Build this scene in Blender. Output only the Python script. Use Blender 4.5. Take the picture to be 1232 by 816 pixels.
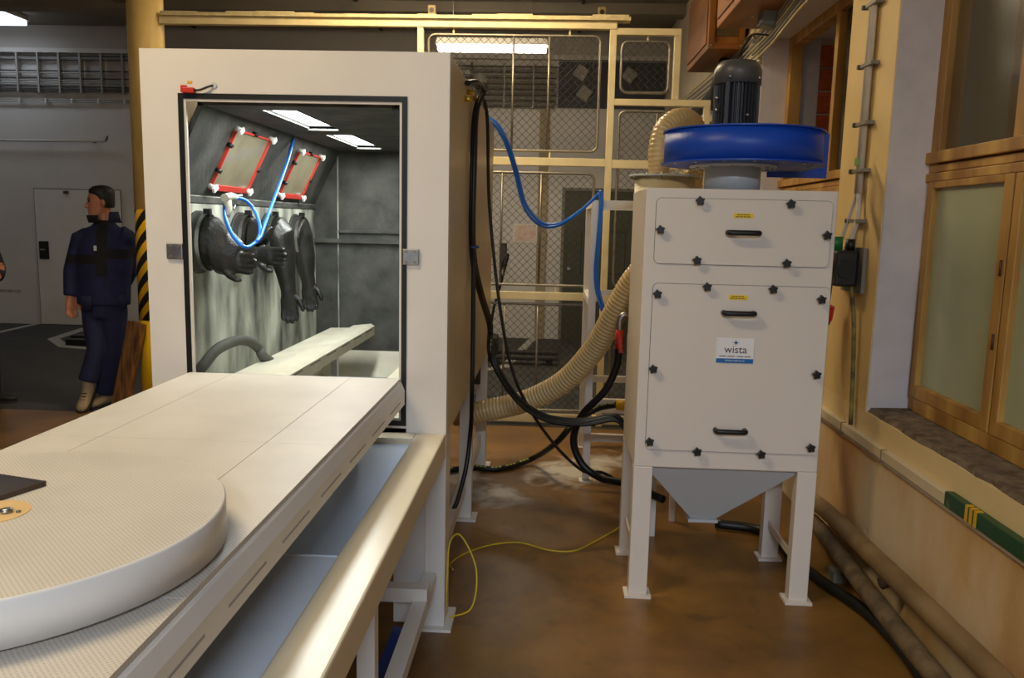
import bpy, bmesh, math, random
from mathutils import Vector, Matrix
random.seed(7)
for o in list(bpy.data.objects): bpy.data.objects.remove(o)
scene = bpy.context.scene
C = scene.collection
PI = math.pi

# ------------------------------------------------------------------ camera
F_PX, PITCH, ROLL, YAW, CAM_H = 981.1, .1422, .0228, .0446, 1.644
FW = Vector((-math.sin(YAW)*math.cos(PITCH), math.cos(YAW)*math.cos(PITCH), -math.sin(PITCH)))
_rt = Vector((math.cos(YAW), math.sin(YAW), 0)); _up = _rt.cross(FW)
RT = _rt*math.cos(ROLL) + _up*math.sin(ROLL); UP = -_rt*math.sin(ROLL) + _up*math.cos(ROLL)
cd = bpy.data.cameras.new('camera'); cam = bpy.data.objects.new('camera', cd); C.objects.link(cam)
cd.sensor_width = 36; cd.lens = F_PX/1232*36; cd.clip_start = .05
m = Matrix((RT, UP, -FW)).transposed().to_4x4(); m.translation = (0, 0, CAM_H); cam.matrix_world = m
scene.camera = cam
# ------------------------------------------------------------------ world, exposure
w = bpy.data.worlds.new('night'); scene.world = w; w.use_nodes = True
w.node_tree.nodes['Background'].inputs[0].default_value = (.05, .055, .07, 1)
w.node_tree.nodes['Background'].inputs[1].default_value = .3
vs = scene.view_settings; vs.view_transform = 'Standard'; vs.look = 'None'; vs.gamma = 1; vs.use_curve_mapping = False
vs.exposure = 0.0
COOL = (.76, .87, 1.0); WARM = (1.0, .81, .50); NEUT = (1.0, .93, .84)
P_NEAR, P_NEAR2, P_WARM, P_BACK, P_LEFT, P_CAB = 430, 62, 45, 24, 4, 11

def at(u, v, **k):                       # a photo pixel on a plane x=, y= or z= (metres)
    d = FW + RT*(u-616)/F_PX - UP*(v-408)/F_PX; o = Vector((0, 0, CAM_H))
    a, val = list(k.items())[0]; i = 'xyz'.index(a)
    return o + d*((val-o[i])/d[i])

# ------------------------------------------------------------------ helpers
def lin(c):
    return tuple((x/255/12.92 if x/255 <= .04045 else ((x/255+.055)/1.055)**2.4) for x in c)
MATS = {}
def M(name, rgb, rough=.5, metal=0, var=.0, scale=6, bump=0, bscale=60, rgb2=None, spec=.5, stretch=(1,1,1), detail=4, lo=.35, hi=.65):
    if name in MATS: return MATS[name]
    mt = bpy.data.materials.new(name); MATS[name] = mt; mt.use_nodes = True
    nt = mt.node_tree; b = nt.nodes['Principled BSDF']
    c = lin(rgb)
    b.inputs['Roughness'].default_value = rough; b.inputs['Metallic'].default_value = metal
    b.inputs['Specular IOR Level'].default_value = spec
    b.inputs['Base Color'].default_value = (*c, 1)
    if var or rgb2 or bump:
        tc = nt.nodes.new('ShaderNodeTexCoord'); mp = nt.nodes.new('ShaderNodeMapping'); mp.inputs['Scale'].default_value = stretch
        nt.links.new(tc.outputs['Object'], mp.inputs[0])
    if var or rgb2:
        n = nt.nodes.new('ShaderNodeTexNoise'); n.inputs['Scale'].default_value = scale; n.inputs['Detail'].default_value = detail
        nt.links.new(mp.outputs[0], n.inputs['Vector'])
        r = nt.nodes.new('ShaderNodeValToRGB'); nt.links.new(n.outputs[0], r.inputs[0])
        c2 = lin(rgb2) if rgb2 else tuple(x*(1-var) for x in c)
        r.color_ramp.elements[0].position = lo; r.color_ramp.elements[1].position = hi
        r.color_ramp.elements[0].color = (*c2, 1); r.color_ramp.elements[1].color = (*c, 1)
        nt.links.new(r.outputs[0], b.inputs['Base Color'])
    if bump:
        n2 = nt.nodes.new('ShaderNodeTexNoise'); n2.inputs['Scale'].default_value = bscale
        nt.links.new(mp.outputs[0], n2.inputs['Vector'])
        bp = nt.nodes.new('ShaderNodeBump'); bp.inputs['Strength'].default_value = bump; bp.inputs['Distance'].default_value = .01
        nt.links.new(n2.outputs[0], bp.inputs['Height']); nt.links.new(bp.outputs[0], b.inputs['Normal'])
    return mt
def EM(name, rgb, strength):
    if name in MATS: return MATS[name]
    mt = bpy.data.materials.new(name); MATS[name] = mt; mt.use_nodes = True
    b = mt.node_tree.nodes['Principled BSDF']
    b.inputs['Base Color'].default_value = (.8, .8, .8, 1)
    b.inputs['Emission Color'].default_value = (*rgb, 1); b.inputs['Emission Strength'].default_value = strength
    return mt
def GLASS(name, rgb, alpha, rough=.03):
    if name in MATS: return MATS[name]
    mt = bpy.data.materials.new(name); MATS[name] = mt; mt.use_nodes = True
    b = mt.node_tree.nodes['Principled BSDF']
    b.inputs['Base Color'].default_value = (*lin(rgb), 1); b.inputs['Roughness'].default_value = rough
    b.inputs['Alpha'].default_value = alpha
    return mt

def catmull(pts, n=8):
    pts = [Vector(p) for p in pts]
    if len(pts) < 3: return pts
    P = [pts[0]*2-pts[1]] + pts + [pts[-1]*2-pts[-2]]; out = []
    for i in range(1, len(P)-2):
        p0, p1, p2, p3 = P[i-1:i+3]
        for k in range(n):
            t = k/n
            out.append(.5*((2*p1) + (p2-p0)*t + (2*p0-5*p1+4*p2-p3)*t*t + (3*p1-p0-3*p2+p3)*t**3))
    out.append(pts[-1]); return out

class MB:
    def __init__(s): s.v = []; s.f = []; s.sm = []; s.mi = []
    def add(s, vs_, fs, smooth=False, mi=0):
        o = len(s.v); s.v += [Vector(p) for p in vs_]
        for f in fs: s.f.append([i+o for i in f]); s.sm.append(smooth); s.mi.append(mi)
        return s
    def box(s, x0, y0, z0, x1, y1, z1, mi=0):
        return s.add([(x0,y0,z0),(x1,y0,z0),(x1,y1,z0),(x0,y1,z0),(x0,y0,z1),(x1,y0,z1),(x1,y1,z1),(x0,y1,z1)],
            [(3,2,1,0),(4,5,6,7),(0,1,5,4),(1,2,6,5),(2,3,7,6),(3,0,4,7)], mi=mi)
    def hexa(s, b, t, mi=0):          # bottom 4, top 4 points
        return s.add(list(b)+list(t), [(3,2,1,0),(4,5,6,7),(0,1,5,4),(1,2,6,5),(2,3,7,6),(3,0,4,7)], mi=mi)
    def bar(s, p0, p1, w, h, upv=(0,0,1), mi=0):
        p0, p1 = Vector(p0), Vector(p1); d = (p1-p0).normalized(); u = Vector(upv)
        if abs(d.dot(u)) > .95: u = Vector((0,1,0))
        a = d.cross(u).normalized()*w/2; b = a.cross(d).normalized()*h/2
        return s.hexa([p0-a-b, p0+a-b, p0+a+b, p0-a+b], [p1-a-b, p1+a-b, p1+a+b, p1-a+b], mi)
    def prism(s, poly, axis, a, b, mi=0, smooth=False):   # poly 2d in the other two axes (in x,y,z order)
        def P(q, t):
            if axis == 'x': return (t, q[0], q[1])
            if axis == 'y': return (q[0], t, q[1])
            return (q[0], q[1], t)
        n = len(poly); vs_ = [P(q, a) for q in poly]+[P(q, b) for q in poly]
        o = len(s.v); s.v += [Vector(p) for p in vs_]
        s.f += [[o+i for i in range(n)], [o+n+i for i in reversed(range(n))]]; s.sm += [False]*2; s.mi += [mi]*2
        for i in range(n):
            j = (i+1) % n; s.f.append([o+i, o+n+i, o+n+j, o+j]); s.sm.append(smooth); s.mi.append(mi)
        return s
    def tube(s, pts, r, n=8, caps=True, mi=0, closed=False):
        pts = [Vector(p) for p in pts]; L = len(pts)
        rs = r if isinstance(r, (list, tuple)) else [r]*L
        t0 = (pts[1]-pts[0]).normalized(); u = t0.orthogonal().normalized(); rings = []
        for i, p in enumerate(pts):
            if i == 0: t = pts[1]-pts[0]
            elif i == L-1: t = pts[-1]-pts[-2]
            else: t = pts[i+1]-pts[i-1]
            if t.length < 1e-9: t = t0
            t = t.normalized(); u = (u - t*u.dot(t)); u = u.normalized() if u.length > 1e-6 else t.orthogonal().normalized(); v_ = t.cross(u)
            rings.append([p + (u*math.cos(2*PI*k/n)+v_*math.sin(2*PI*k/n))*rs[i] for k in range(n)])
        return s.loft(rings, caps, mi)
    def loft(s, rings, caps=True, mi=0, smooth=True):
        n = len(rings[0]); o = len(s.v)
        for rg in rings: s.v += [Vector(p) for p in rg]
        for i in range(len(rings)-1):
            for k in range(n):
                j = (k+1) % n; s.f.append([o+i*n+k, o+i*n+j, o+(i+1)*n+j, o+(i+1)*n+k]); s.sm.append(smooth); s.mi.append(mi)
        if caps:
            s.f.append([o+k for k in reversed(range(n))]); e = o+(len(rings)-1)*n
            s.f.append([e+k for k in range(n)]); s.sm += [False]*2; s.mi += [mi]*2
        return s
    def cyl(s, p0, p1, r0, r1=None, n=20, mi=0, caps=True):
        return s.tube([p0, p1], [r0, r0 if r1 is None else r1], n, caps, mi)
    def lathe(s, prof, c, n=28, mi=0, caps=True):       # prof (r,z) about vertical axis
        return s.loft([[(c[0]+r*math.cos(2*PI*k/n), c[1]+r*math.sin(2*PI*k/n), c[2]+z) for k in range(n)] for r, z in prof], caps, mi)
    def ell(s, items, n=16, mi=0):                       # items: (centre, a_vec, b_vec)
        return s.loft([[Vector(c)+Vector(a)*math.cos(2*PI*k/n)+Vector(b)*math.sin(2*PI*k/n) for k in range(n)] for c, a, b in items], True, mi)
    def ball(s, c, r, n=12, mi=0):
        rx, ry, rz = r if isinstance(r, (tuple, list)) else (r, r, r); R = []
        for i in range(1, n):
            a = PI*i/n; R.append([(c[0]+rx*math.sin(a)*math.cos(2*PI*k/n), c[1]+ry*math.sin(a)*math.sin(2*PI*k/n), c[2]-rz*math.cos(a)) for k in range(n)])
        return s.loft(R, True, mi)
    def build(s, name, mat, parent=None, bevel=0, label=None, cat=None, group=None, kind=None, remesh=0, smooth_it=0):
        me = bpy.data.meshes.new(name)
        lo = Vector([min(p[i] for p in s.v) for i in range(3)]); hi = Vector([max(p[i] for p in s.v) for i in range(3)])
        org = Vector(((lo.x+hi.x)/2, (lo.y+hi.y)/2, lo.z))
        me.from_pydata([p-org for p in s.v], [], s.f)
        for mm in (mat if isinstance(mat, (list, tuple)) else [mat]): me.materials.append(mm)
        for p, q, k in zip(me.polygons, s.sm, s.mi): p.use_smooth = q; p.material_index = k
        bm = bmesh.new(); bm.from_mesh(me); bmesh.ops.recalc_face_normals(bm, faces=bm.faces); bm.to_mesh(me); bm.free()
        o = bpy.data.objects.new(name, me); C.objects.link(o)
        pw = Vector((0,0,0)); q = parent
        while q: pw += q.location; q = q.parent
        o.location = org-pw
        if parent: o.parent = parent
        if bevel:
            b = o.modifiers.new('bevel', 'BEVEL'); b.width = bevel; b.segments = 2; b.limit_method = 'ANGLE'
        if remesh:
            r = o.modifiers.new('remesh', 'REMESH'); r.mode = 'VOXEL'; r.voxel_size = remesh; r.use_smooth_shade = True
            if smooth_it: q2 = o.modifiers.new('smooth', 'SMOOTH'); q2.factor = .5; q2.iterations = smooth_it
        tag(o, label, cat, group, kind); return o
def tag(o, label=None, cat=None, group=None, kind=None):
    if label: o['label'] = label
    if cat: o['category'] = cat
    if group: o['group'] = group
    if kind: o['kind'] = kind
    return o
def thing(name, loc, label, cat, group=None, kind=None):
    o = bpy.data.objects.new(name, None); C.objects.link(o); o.location = loc; o.empty_display_size = .1
    return tag(o, label, cat, group, kind)
def box(name, mat, a, b, parent=None, bevel=0, **k):
    return MB().box(*a, *b).build(name, mat, parent, bevel, **k)
def hose(name, mat, pts, r, n=8, sm=8, parent=None, **k):
    return MB().tube(catmull(pts, sm), r, n).build(name, mat, parent, **k)
def copy_tree(o, delta, parent=None, label=None):
    c = o.copy(); C.objects.link(c)
    if parent: c.parent = parent
    else: c.location = o.location + Vector(delta)
    if label: c['label'] = label
    for ch in list(o.children): copy_tree(ch, delta, c)
    return c
def rrect(cx, cz, w_, h_, r, n=5):
    out = []
    for sx, sz, a0 in ((1,1,0), (-1,1,90), (-1,-1,180), (1,-1,270)):
        for k in range(n+1):
            a = math.radians(a0+90*k/n); out.append((cx+sx*(w_/2-r)+r*math.cos(a), cz+sz*(h_/2-r)+r*math.sin(a)))
    return out
def text_mesh(name, s_, size, loc, mat, parent, wide=1.0):   # standing text facing -Y
    cu = bpy.data.curves.new(name, 'FONT'); cu.body = s_; cu.size = size; cu.align_x = 'CENTER'; cu.align_y = 'CENTER'; cu.extrude = .0004
    t = bpy.data.objects.new(name, cu); C.objects.link(t)
    me = bpy.data.meshes.new_from_object(t); bpy.data.objects.remove(t)
    for v in me.vertices: x, y, z = v.co; v.co = (x*wide, -z, y)
    me.materials.append(mat)
    o = bpy.data.objects.new(name, me); C.objects.link(o); pw = Vector((0,0,0)); q = parent
    while q: pw += q.location; q = q.parent
    o.parent = parent; o.location = Vector(loc)-pw; return o

# ------------------------------------------------------------------ materials
m_white = M('white_powder_coat', (226, 219, 212), .38, var=.05, scale=3)
m_frame = M('white_frame_paint', (226, 222, 218), .32, var=.05, scale=3)
m_rail = M('cream_gloss_paint', (228, 214, 186), .28)
m_sheet = M('pale_blue_sheet_paint', (226, 233, 244), .35, var=.05)
m_black = M('black_rubber', (14, 14, 15), .45, var=.3, scale=30)
m_glove = M('glove_rubber', (21, 21, 20), .36, rgb2=(40, 38, 33), scale=8, bump=.25, bscale=160)
m_plastic = M('black_plastic', (20, 20, 22), .4)
m_steel = M('brushed_steel', (170, 170, 172), .35, 1, var=.15, scale=40)
m_galv = M('galvanised_tube', (150, 142, 128), .45, .7, var=.2, scale=30)
m_mesh = M('chain_wire', (66, 58, 46), .6, .3)
m_blue = M('fan_blue_paint', (22, 76, 192), .42, var=.12, scale=4)
m_bluehose = M('blue_air_hose', (28, 110, 215), .3)
m_yellow = M('yellow_paint', (228, 176, 20), .45, var=.1)
m_red = M('red_plastic', (196, 44, 30), .45)
m_cream = M('column_paint', (226, 192, 116), .5, var=.12, scale=5, bump=.1, bscale=25)
m_fence = M('fence_cream_paint', (226, 208, 160), .45, var=.12, scale=9)
m_wood = M('window_wood', (200, 156, 78), .5, rgb2=(150, 104, 44), scale=7, stretch=(1, 1, .15), bump=.1)
m_darkwood = M('brown_cabinet_wood', (164, 104, 46), .45, rgb2=(124, 74, 28), scale=6, stretch=(1, .2, 1))
m_grey = M('grey_paint', (196, 200, 204), .4)
m_duct = M('beige_duct_pvc', (205, 178, 128), .3, spec=.6)
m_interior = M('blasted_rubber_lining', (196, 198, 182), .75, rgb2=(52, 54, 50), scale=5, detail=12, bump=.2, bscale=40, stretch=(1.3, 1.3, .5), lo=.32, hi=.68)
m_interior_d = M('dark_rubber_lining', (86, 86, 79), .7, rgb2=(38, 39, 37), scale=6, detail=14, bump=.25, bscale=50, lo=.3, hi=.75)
m_concrete = M('grey_concrete', (110, 104, 92), .9, var=.35, scale=12, bump=.3)

def floor_material():
    mt = bpy.data.materials.new('brown_floor_paint'); mt.use_nodes = True; nt = mt.node_tree; b = nt.nodes['Principled BSDF']
    tc = nt.nodes.new('ShaderNodeTexCoord'); g = nt.nodes.new('ShaderNodeNewGeometry')
    n = nt.nodes.new('ShaderNodeTexNoise'); n.inputs['Scale'].default_value = 1.6; n.inputs['Detail'].default_value = 8; n.inputs['Roughness'].default_value = .65
    nt.links.new(g.outputs['Position'], n.inputs['Vector'])
    r = nt.nodes.new('ShaderNodeValToRGB'); nt.links.new(n.outputs[0], r.inputs[0])
    e = r.color_ramp.elements; e[0].position = .3; e[0].color = (*lin((88, 60, 26)), 1); e[1].position = .7; e[1].color = (*lin((146, 104, 46)), 1)
    col = r.outputs[0]
    n2 = nt.nodes.new('ShaderNodeTexNoise'); n2.inputs['Scale'].default_value = 4.5; n2.inputs['Detail'].default_value = 9; n2.inputs['Distortion'].default_value = 1.5
    nt.links.new(g.outputs['Position'], n2.inputs['Vector'])
    for (cx, cy, rad) in ((.15, 5.3, .55), (-.3, 4.75, .34), (.45, 5.55, .4), (-.5, 5.1, .3)):       # spilled blasting powder
        d = nt.nodes.new('ShaderNodeVectorMath'); d.operation = 'DISTANCE'; d.inputs[1].default_value = (cx, cy, 0)
        nt.links.new(g.outputs['Position'], d.inputs[0])
        mr = nt.nodes.new('ShaderNodeMapRange'); mr.inputs[1].default_value = 0; mr.inputs[2].default_value = rad; mr.inputs[3].default_value = .72; mr.inputs[4].default_value = 0
        nt.links.new(d.outputs['Value'], mr.inputs[0])
        mu = nt.nodes.new('ShaderNodeMath'); mu.operation = 'ADD'; nt.links.new(mr.outputs[0], mu.inputs[0]); nt.links.new(n2.outputs[0], mu.inputs[1])
        m2 = nt.nodes.new('ShaderNodeMapRange'); m2.inputs[1].default_value = .78; m2.inputs[2].default_value = 1.15; m2.inputs[3].default_value = 0; m2.inputs[4].default_value = .8
        nt.links.new(mu.outputs[0], m2.inputs[0])
        mx = nt.nodes.new('ShaderNodeMix'); mx.data_type = 'RGBA'; nt.links.new(m2.outputs[0], mx.inputs[0]); nt.links.new(col, mx.inputs[6]); mx.inputs[7].default_value = (*lin((214, 208, 200)), 1)
        col = mx.outputs[2]
    n3 = nt.nodes.new('ShaderNodeTexNoise'); n3.inputs['Scale'].default_value = 3; n3.inputs['Detail'].default_value = 6; n3.inputs['Distortion'].default_value = 2
    nt.links.new(g.outputs['Position'], n3.inputs['Vector'])
    r3 = nt.nodes.new('ShaderNodeMapRange'); r3.inputs[1].default_value = .56; r3.inputs[2].default_value = .72; r3.inputs[3].default_value = 0; r3.inputs[4].default_value = .45
    nt.links.new(n3.outputs[0], r3.inputs[0])
    mx = nt.nodes.new('ShaderNodeMix'); mx.data_type = 'RGBA'; nt.links.new(r3.outputs[0], mx.inputs[0]); nt.links.new(col, mx.inputs[6]); mx.inputs[7].default_value = (*lin((52, 38, 26)), 1)
    nt.links.new(mx.outputs[2], b.inputs['Base Color']); b.inputs['Roughness'].default_value = .38
    return mt
def wall_right_material():
    mt = bpy.data.materials.new('peeling_cream_wall'); mt.use_nodes = True; nt = mt.node_tree; b = nt.nodes['Principled BSDF']
    g = nt.nodes.new('ShaderNodeNewGeometry')
    n = nt.nodes.new('ShaderNodeTexNoise'); n.inputs['Scale'].default_value = 2.2; n.inputs['Detail'].default_value = 7
    mp = nt.nodes.new('ShaderNodeMapping'); mp.inputs['Scale'].default_value = (1, 1, .45); nt.links.new(g.outputs['Position'], mp.inputs[0]); nt.links.new(mp.outputs[0], n.inputs['Vector'])
    r = nt.nodes.new('ShaderNodeValToRGB'); nt.links.new(n.outputs[0], r.inputs[0]); e = r.color_ramp.elements
    e[0].position = .36; e[0].color = (*lin((196, 150, 100)), 1); e[1].position = .62; e[1].color = (*lin((228, 206, 172)), 1)
    k = e.new(.46); k.color = (*lin((216, 180, 128)), 1)
    sp = nt.nodes.new('ShaderNodeSeparateXYZ'); nt.links.new(g.outputs['Position'], sp.inputs[0])
    mr = nt.nodes.new('ShaderNodeMapRange'); mr.inputs[1].default_value = .62; mr.inputs[2].default_value = .66; nt.links.new(sp.outputs[2], mr.inputs[0])
    mx = nt.nodes.new('ShaderNodeMix'); mx.data_type = 'RGBA'; nt.links.new(mr.outputs[0], mx.inputs[0]); nt.links.new(r.outputs[0], mx.inputs[6]); mx.inputs[7].default_value = (*lin((232, 206, 152)), 1)
    nt.links.new(mx.outputs[2], b.inputs['Base Color']); b.inputs['Roughness'].default_value = .6
    bn = nt.nodes.new('ShaderNodeTexNoise'); bn.inputs['Scale'].default_value = 9; bn.inputs['Detail'].default_value = 8; nt.links.new(g.outputs['Position'], bn.inputs['Vector'])
    bp = nt.nodes.new('ShaderNodeBump'); bp.inputs['Strength'].default_value = .25; bp.inputs['Distance'].default_value = .02; nt.links.new(bn.outputs[0], bp.inputs['Height']); nt.links.new(bp.outputs[0], b.inputs['Normal'])
    return mt
def perforated(name, rgb, pitch):
    mt = bpy.data.materials.new(name); mt.use_nodes = True; nt = mt.node_tree; b = nt.nodes['Principled BSDF']
    g = nt.nodes.new('ShaderNodeNewGeometry'); v = nt.nodes.new('ShaderNodeTexVoronoi'); v.inputs['Scale'].default_value = 1/pitch; v.inputs['Randomness'].default_value = 0; v.voronoi_dimensions = '2D'
    mp = nt.nodes.new('ShaderNodeMapping'); mp.inputs['Rotation'].default_value = (0, 0, .785); nt.links.new(g.outputs['Position'], mp.inputs[0])
    nt.links.new(mp.outputs[0], v.inputs['Vector'])
    r = nt.nodes.new('ShaderNodeValToRGB'); nt.links.new(v.outputs['Distance'], r.inputs[0]); e = r.color_ramp.elements
    c = lin(rgb); e[0].position = .2; e[0].color = (*[x*.72 for x in c], 1); e[1].position = .34; e[1].color = (*c, 1)
    n = nt.nodes.new('ShaderNodeTexNoise'); n.inputs['Scale'].default_value = 5; n.inputs['Detail'].default_value = 6; nt.links.new(g.outputs['Position'], n.inputs['Vector'])
    mr = nt.nodes.new('ShaderNodeMapRange'); mr.inputs[1].default_value = .3; mr.inputs[2].default_value = .7; mr.inputs[3].default_value = .88; mr.inputs[4].default_value = 1; nt.links.new(n.outputs[0], mr.inputs[0])
    mx = nt.nodes.new('ShaderNodeMix'); mx.data_type = 'RGBA'; mx.blend_type = 'MULTIPLY'; mx.inputs[0].default_value = 1; nt.links.new(r.outputs[0], mx.inputs[6]); nt.links.new(mr.outputs[0], mx.inputs[7])
    nt.links.new(mx.outputs[2], b.inputs['Base Color']); b.inputs['Roughness'].default_value = .42
    bp = nt.nodes.new('ShaderNodeBump'); bp.inputs['Strength'].default_value = .3; bp.inputs['Distance'].default_value = .002; nt.links.new(v.outputs['Distance'], bp.inputs['Height']); nt.links.new(bp.outputs[0], b.inputs['Normal'])
    return mt
m_floor = floor_material(); m_wallr = wall_right_material()
m_perf = perforated('perforated_sheet', (220, 211, 200), .0065)
m_wallb = M('white_plaster', (196, 192, 188), .8, var=.08, scale=1.5, bump=.08)
m_ceil = M('dark_ceiling', (140, 130, 116), .8, var=.15, scale=2)
m_asphalt = M('asphalt', (62, 60, 58), .75, var=.25, scale=3, bump=.15, bscale=120)
m_reveal = M('white_reveal_plaster', (216, 206, 204), .8, var=.08, scale=8, bump=.3, bscale=30)
m_line = M('white_road_paint', (176, 172, 164), .7, var=.2, scale=14)

# ------------------------------------------------------------------ room
XW, YB, ZC = 1.51, 11.6, 4.22
S = dict(kind='structure')
box('floor', m_floor, (-9, -8, -.1), (2.3, 6.47, 0), label='brown painted workshop floor with white powder spills', cat='floor', **S)
asph = box('floor_asphalt', m_asphalt, (-9, 6.47, -.1), (2.3, YB, 0), label='dark grey asphalt floor behind the mesh fence', cat='floor', **S)
ceil = box('ceiling', m_ceil, (-9, -8, ZC), (2.3, YB+.2, ZC+.15), label='dull beige workshop ceiling', cat='ceiling', **S)
for y in (10.2, 7.9, 5.4, 2.4, -.6, -5):
    box('ceiling_beam', m_ceil, (-9, y-.12, ZC-.12), (XW, y+.12, ZC+.001), ceil)
for x in (-5, -2.4, .3):
    box('ceiling_seam', M('seam_dark', (70, 64, 56), .8), (x-.02, 6.6, ZC-.02), (x+.02, YB, ZC+.001), ceil)
wb = box('wall_back', m_wallb, (-9, YB, 0), (2.3, YB+.2, ZC), label='white plastered back wall', cat='wall', **S)
box('trim_2', M('grey_band', (168, 162, 156), .8), (-9, YB-.05, 3.906), (XW, YB-.001, ZC-.001), label='grey upper band of the back wall', cat='wall trim', **S)
box('trim_3', m_wallb, (-9, YB-.10, 3.845), (XW-.001, YB-.001, 3.905), label='white ledge along the back wall above the cables', cat='wall trim', **S)
for a, b_, mt in ((-.2, -.06, M('pilaster_grey', (150, 136, 112), .8)),):
    box('trim_4', mt, (a, YB-.03, 0), (b_, YB-.001, 3.2), label='narrow brownish pilaster on the back wall behind the mesh', cat='wall trim', **S)
box('trim_5', M('dark_blue_louvre', (64, 66, 76), .7, var=.2), (.04, YB-.04, 3.22), (1.49, YB-.001, 3.83), label='dark blue-grey louvre panel high on the back wall', cat='louvre', **S)
box('scuff_stain', M('dirt_stain', (96, 88, 80), .9, rgb2=(170, 164, 156), scale=14), (-8.9, YB-.003, .46), (-7.75, YB+.001, .5), wb)
box('wall_left', m_wallb, (-9.2, -8, 0), (-9, YB+.2, ZC), label='white left wall of the hall', cat='wall', **S)
box('wall_front', m_wallb, (-9.2, -8.2, 0), (2.3, -8, ZC), label='white wall closing the hall', cat='wall', **S)
# right wall in pieces around two window niches
Y1, Y2, Y3 = 3.85, 4.45, 6.3
wr = thing('wall_right', (XW, 4, 0), 'cream peeling wall with two deep window niches and a pillar', 'wall', kind='structure')
box('parapet', m_wallr, (XW, -8, 0), (2.2, Y2, .795), wr)
box('parapet', m_wallr, (XW, Y2, 0), (2.2, Y3, .795), wr)
box('pillar', M('pillar_yellow_wash', (232, 200, 136), .6, var=.06, scale=4, bump=.1, bscale=12), (XW, Y1, .795), (2.2, Y2, ZC), wr)
box('wall_panel', M('pale_wall', (208, 192, 168), .7, var=.08, scale=4), (XW, Y3, 0), (2.2, YB, ZC), wr)
box('lintel', m_reveal, (XW, Y2, 3.02), (2.2, Y3, ZC), wr)
box('lintel', m_reveal, (XW, -8, 3.02), (2.2, Y1, ZC), wr)
box('reveal', m_reveal, (XW+.004, Y1-.006, .80), (1.73, Y1+.001, 3.02), wr)
box('reveal', m_reveal, (XW+.004, Y3-.006, .80), (1.73, Y3+.001, 3.02), wr)
# crumbling concrete sill
sb = MB(); N = 40; top = []; 
xs = [XW+.001+random.uniform(0, .02) for _ in range(N+1)]
for i in range(N):
    y0, y1 = .5+(Y1-.5)*i/N, .5+(Y1-.5)*(i+1)/N
    sb.hexa([(xs[i], y0, .795), (1.76, y0, .795), (1.76, y1, .795), (xs[i+1], y1, .795)], [(xs[i]+.012, y0, .815), (1.76, y0, .82), (1.76, y1, .82), (xs[i+1]+.012, y1, .815)])
sb.build('window_sill', M('rough_sill', (132, 112, 90), .9, rgb2=(90, 72, 54), scale=22, bump=.7, bscale=50), wr)
box('window_sill', M('rough_sill', (0,0,0)), (XW, Y2, .795), (1.76, Y3, .815), wr)
# --- windows
def window(name, y_far, panes, label, glass_up, glass_low):
    t = thing(name, (1.75, (y_far+panes[-1])/2, .82), label, 'window', kind='structure')
    x0, x1 = 1.70, 1.79; y_n = panes[-1]
    box('frame_post', m_wood, (x0, y_far-.075, .82), (x1, y_far, 3.02), t, .004)
    box('frame_post', m_wood, (x0, y_n, .82), (x1, y_n+.07, 3.02), t, .004)
    box('bottom_rail', m_wood, (x0-.01, y_n+.07, .82), (x1, y_far-.075, .884), t, .004)
    box('top_rail', m_wood, (x0, y_n+.07, 2.95), (x1, y_far-.075, 3.02), t, .004)
    for z0, z1, d in ((1.945, 1.995, -.02), (1.905, 1.940, .0), (1.865, 1.902, -.012)):
        box('transom', m_wood, (x0+d-.002, y_n+.07, z0), (x1, y_far-.001, z1), t, .004)
    ya = y_far-.03
    for i, yb in enumerate(panes):
        z0, z1 = .885, 1.865
        y1, y0 = ya-.005, yb+.005
        box('sash_stile', m_wood, (x0-.012, y1-.05, z0), (x0+.04, y1, z1), t, .004)
        box('sash_stile', m_wood, (x0-.012, y0, z0), (x0+.04, y0+.065, z1), t, .004)
        box('sash_rail', m_wood, (x0-.012, y0+.065, z0), (x0+.04, y1-.05, z0+.06), t, .004)
        box('sash_rail', m_wood, (x0-.012, y0+.065, z1-.03), (x0+.04, y1-.05, z1), t, .004)
        box('pane', glass_low, (x0+.012, y0+.06, z0+.055), (x0+.018, y1-.045, z1-.025), t)
        for z in (z0+.35, z1-.35):
            MB().cyl((x0-.014, y0+.022, z-.03), (x0-.014, y0+.022, z+.03), .006, n=8).build('hinge_pin', M('rusty_pin', (70, 44, 26), .6), t)
        gu = glass_up[i % len(glass_up)]
        if i < len(panes)-1: box('upper_mullion', m_wood, (x0, y0, 1.995), (x1, y0+.06, 2.949), t, .004)
        if gu: box('upper_pane', gu, (x0+.03, y0+.06, 1.995), (x0+.036, y1-.04, 2.95), t)
        ya = yb
    return t
g_frost = M('frosted_glass', (168, 172, 140), .3, var=.05, scale=3, stretch=(1, 1, .1))
g_clear = GLASS('clear_glass', (120, 116, 96), .22, .22)
g_dark = GLASS('dark_glass', (58, 52, 40), .75, .08)
window('window_1', Y1, (3.12, 2.3, 1.5, .7), 'wooden window with frosted lower panes above the concrete sill', [g_clear], g_frost)
window('window_2', Y3, (5.22, 4.46), 'wooden window behind the blue fan with bare bricks at its edge', [None, g_dark], g_frost)
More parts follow.
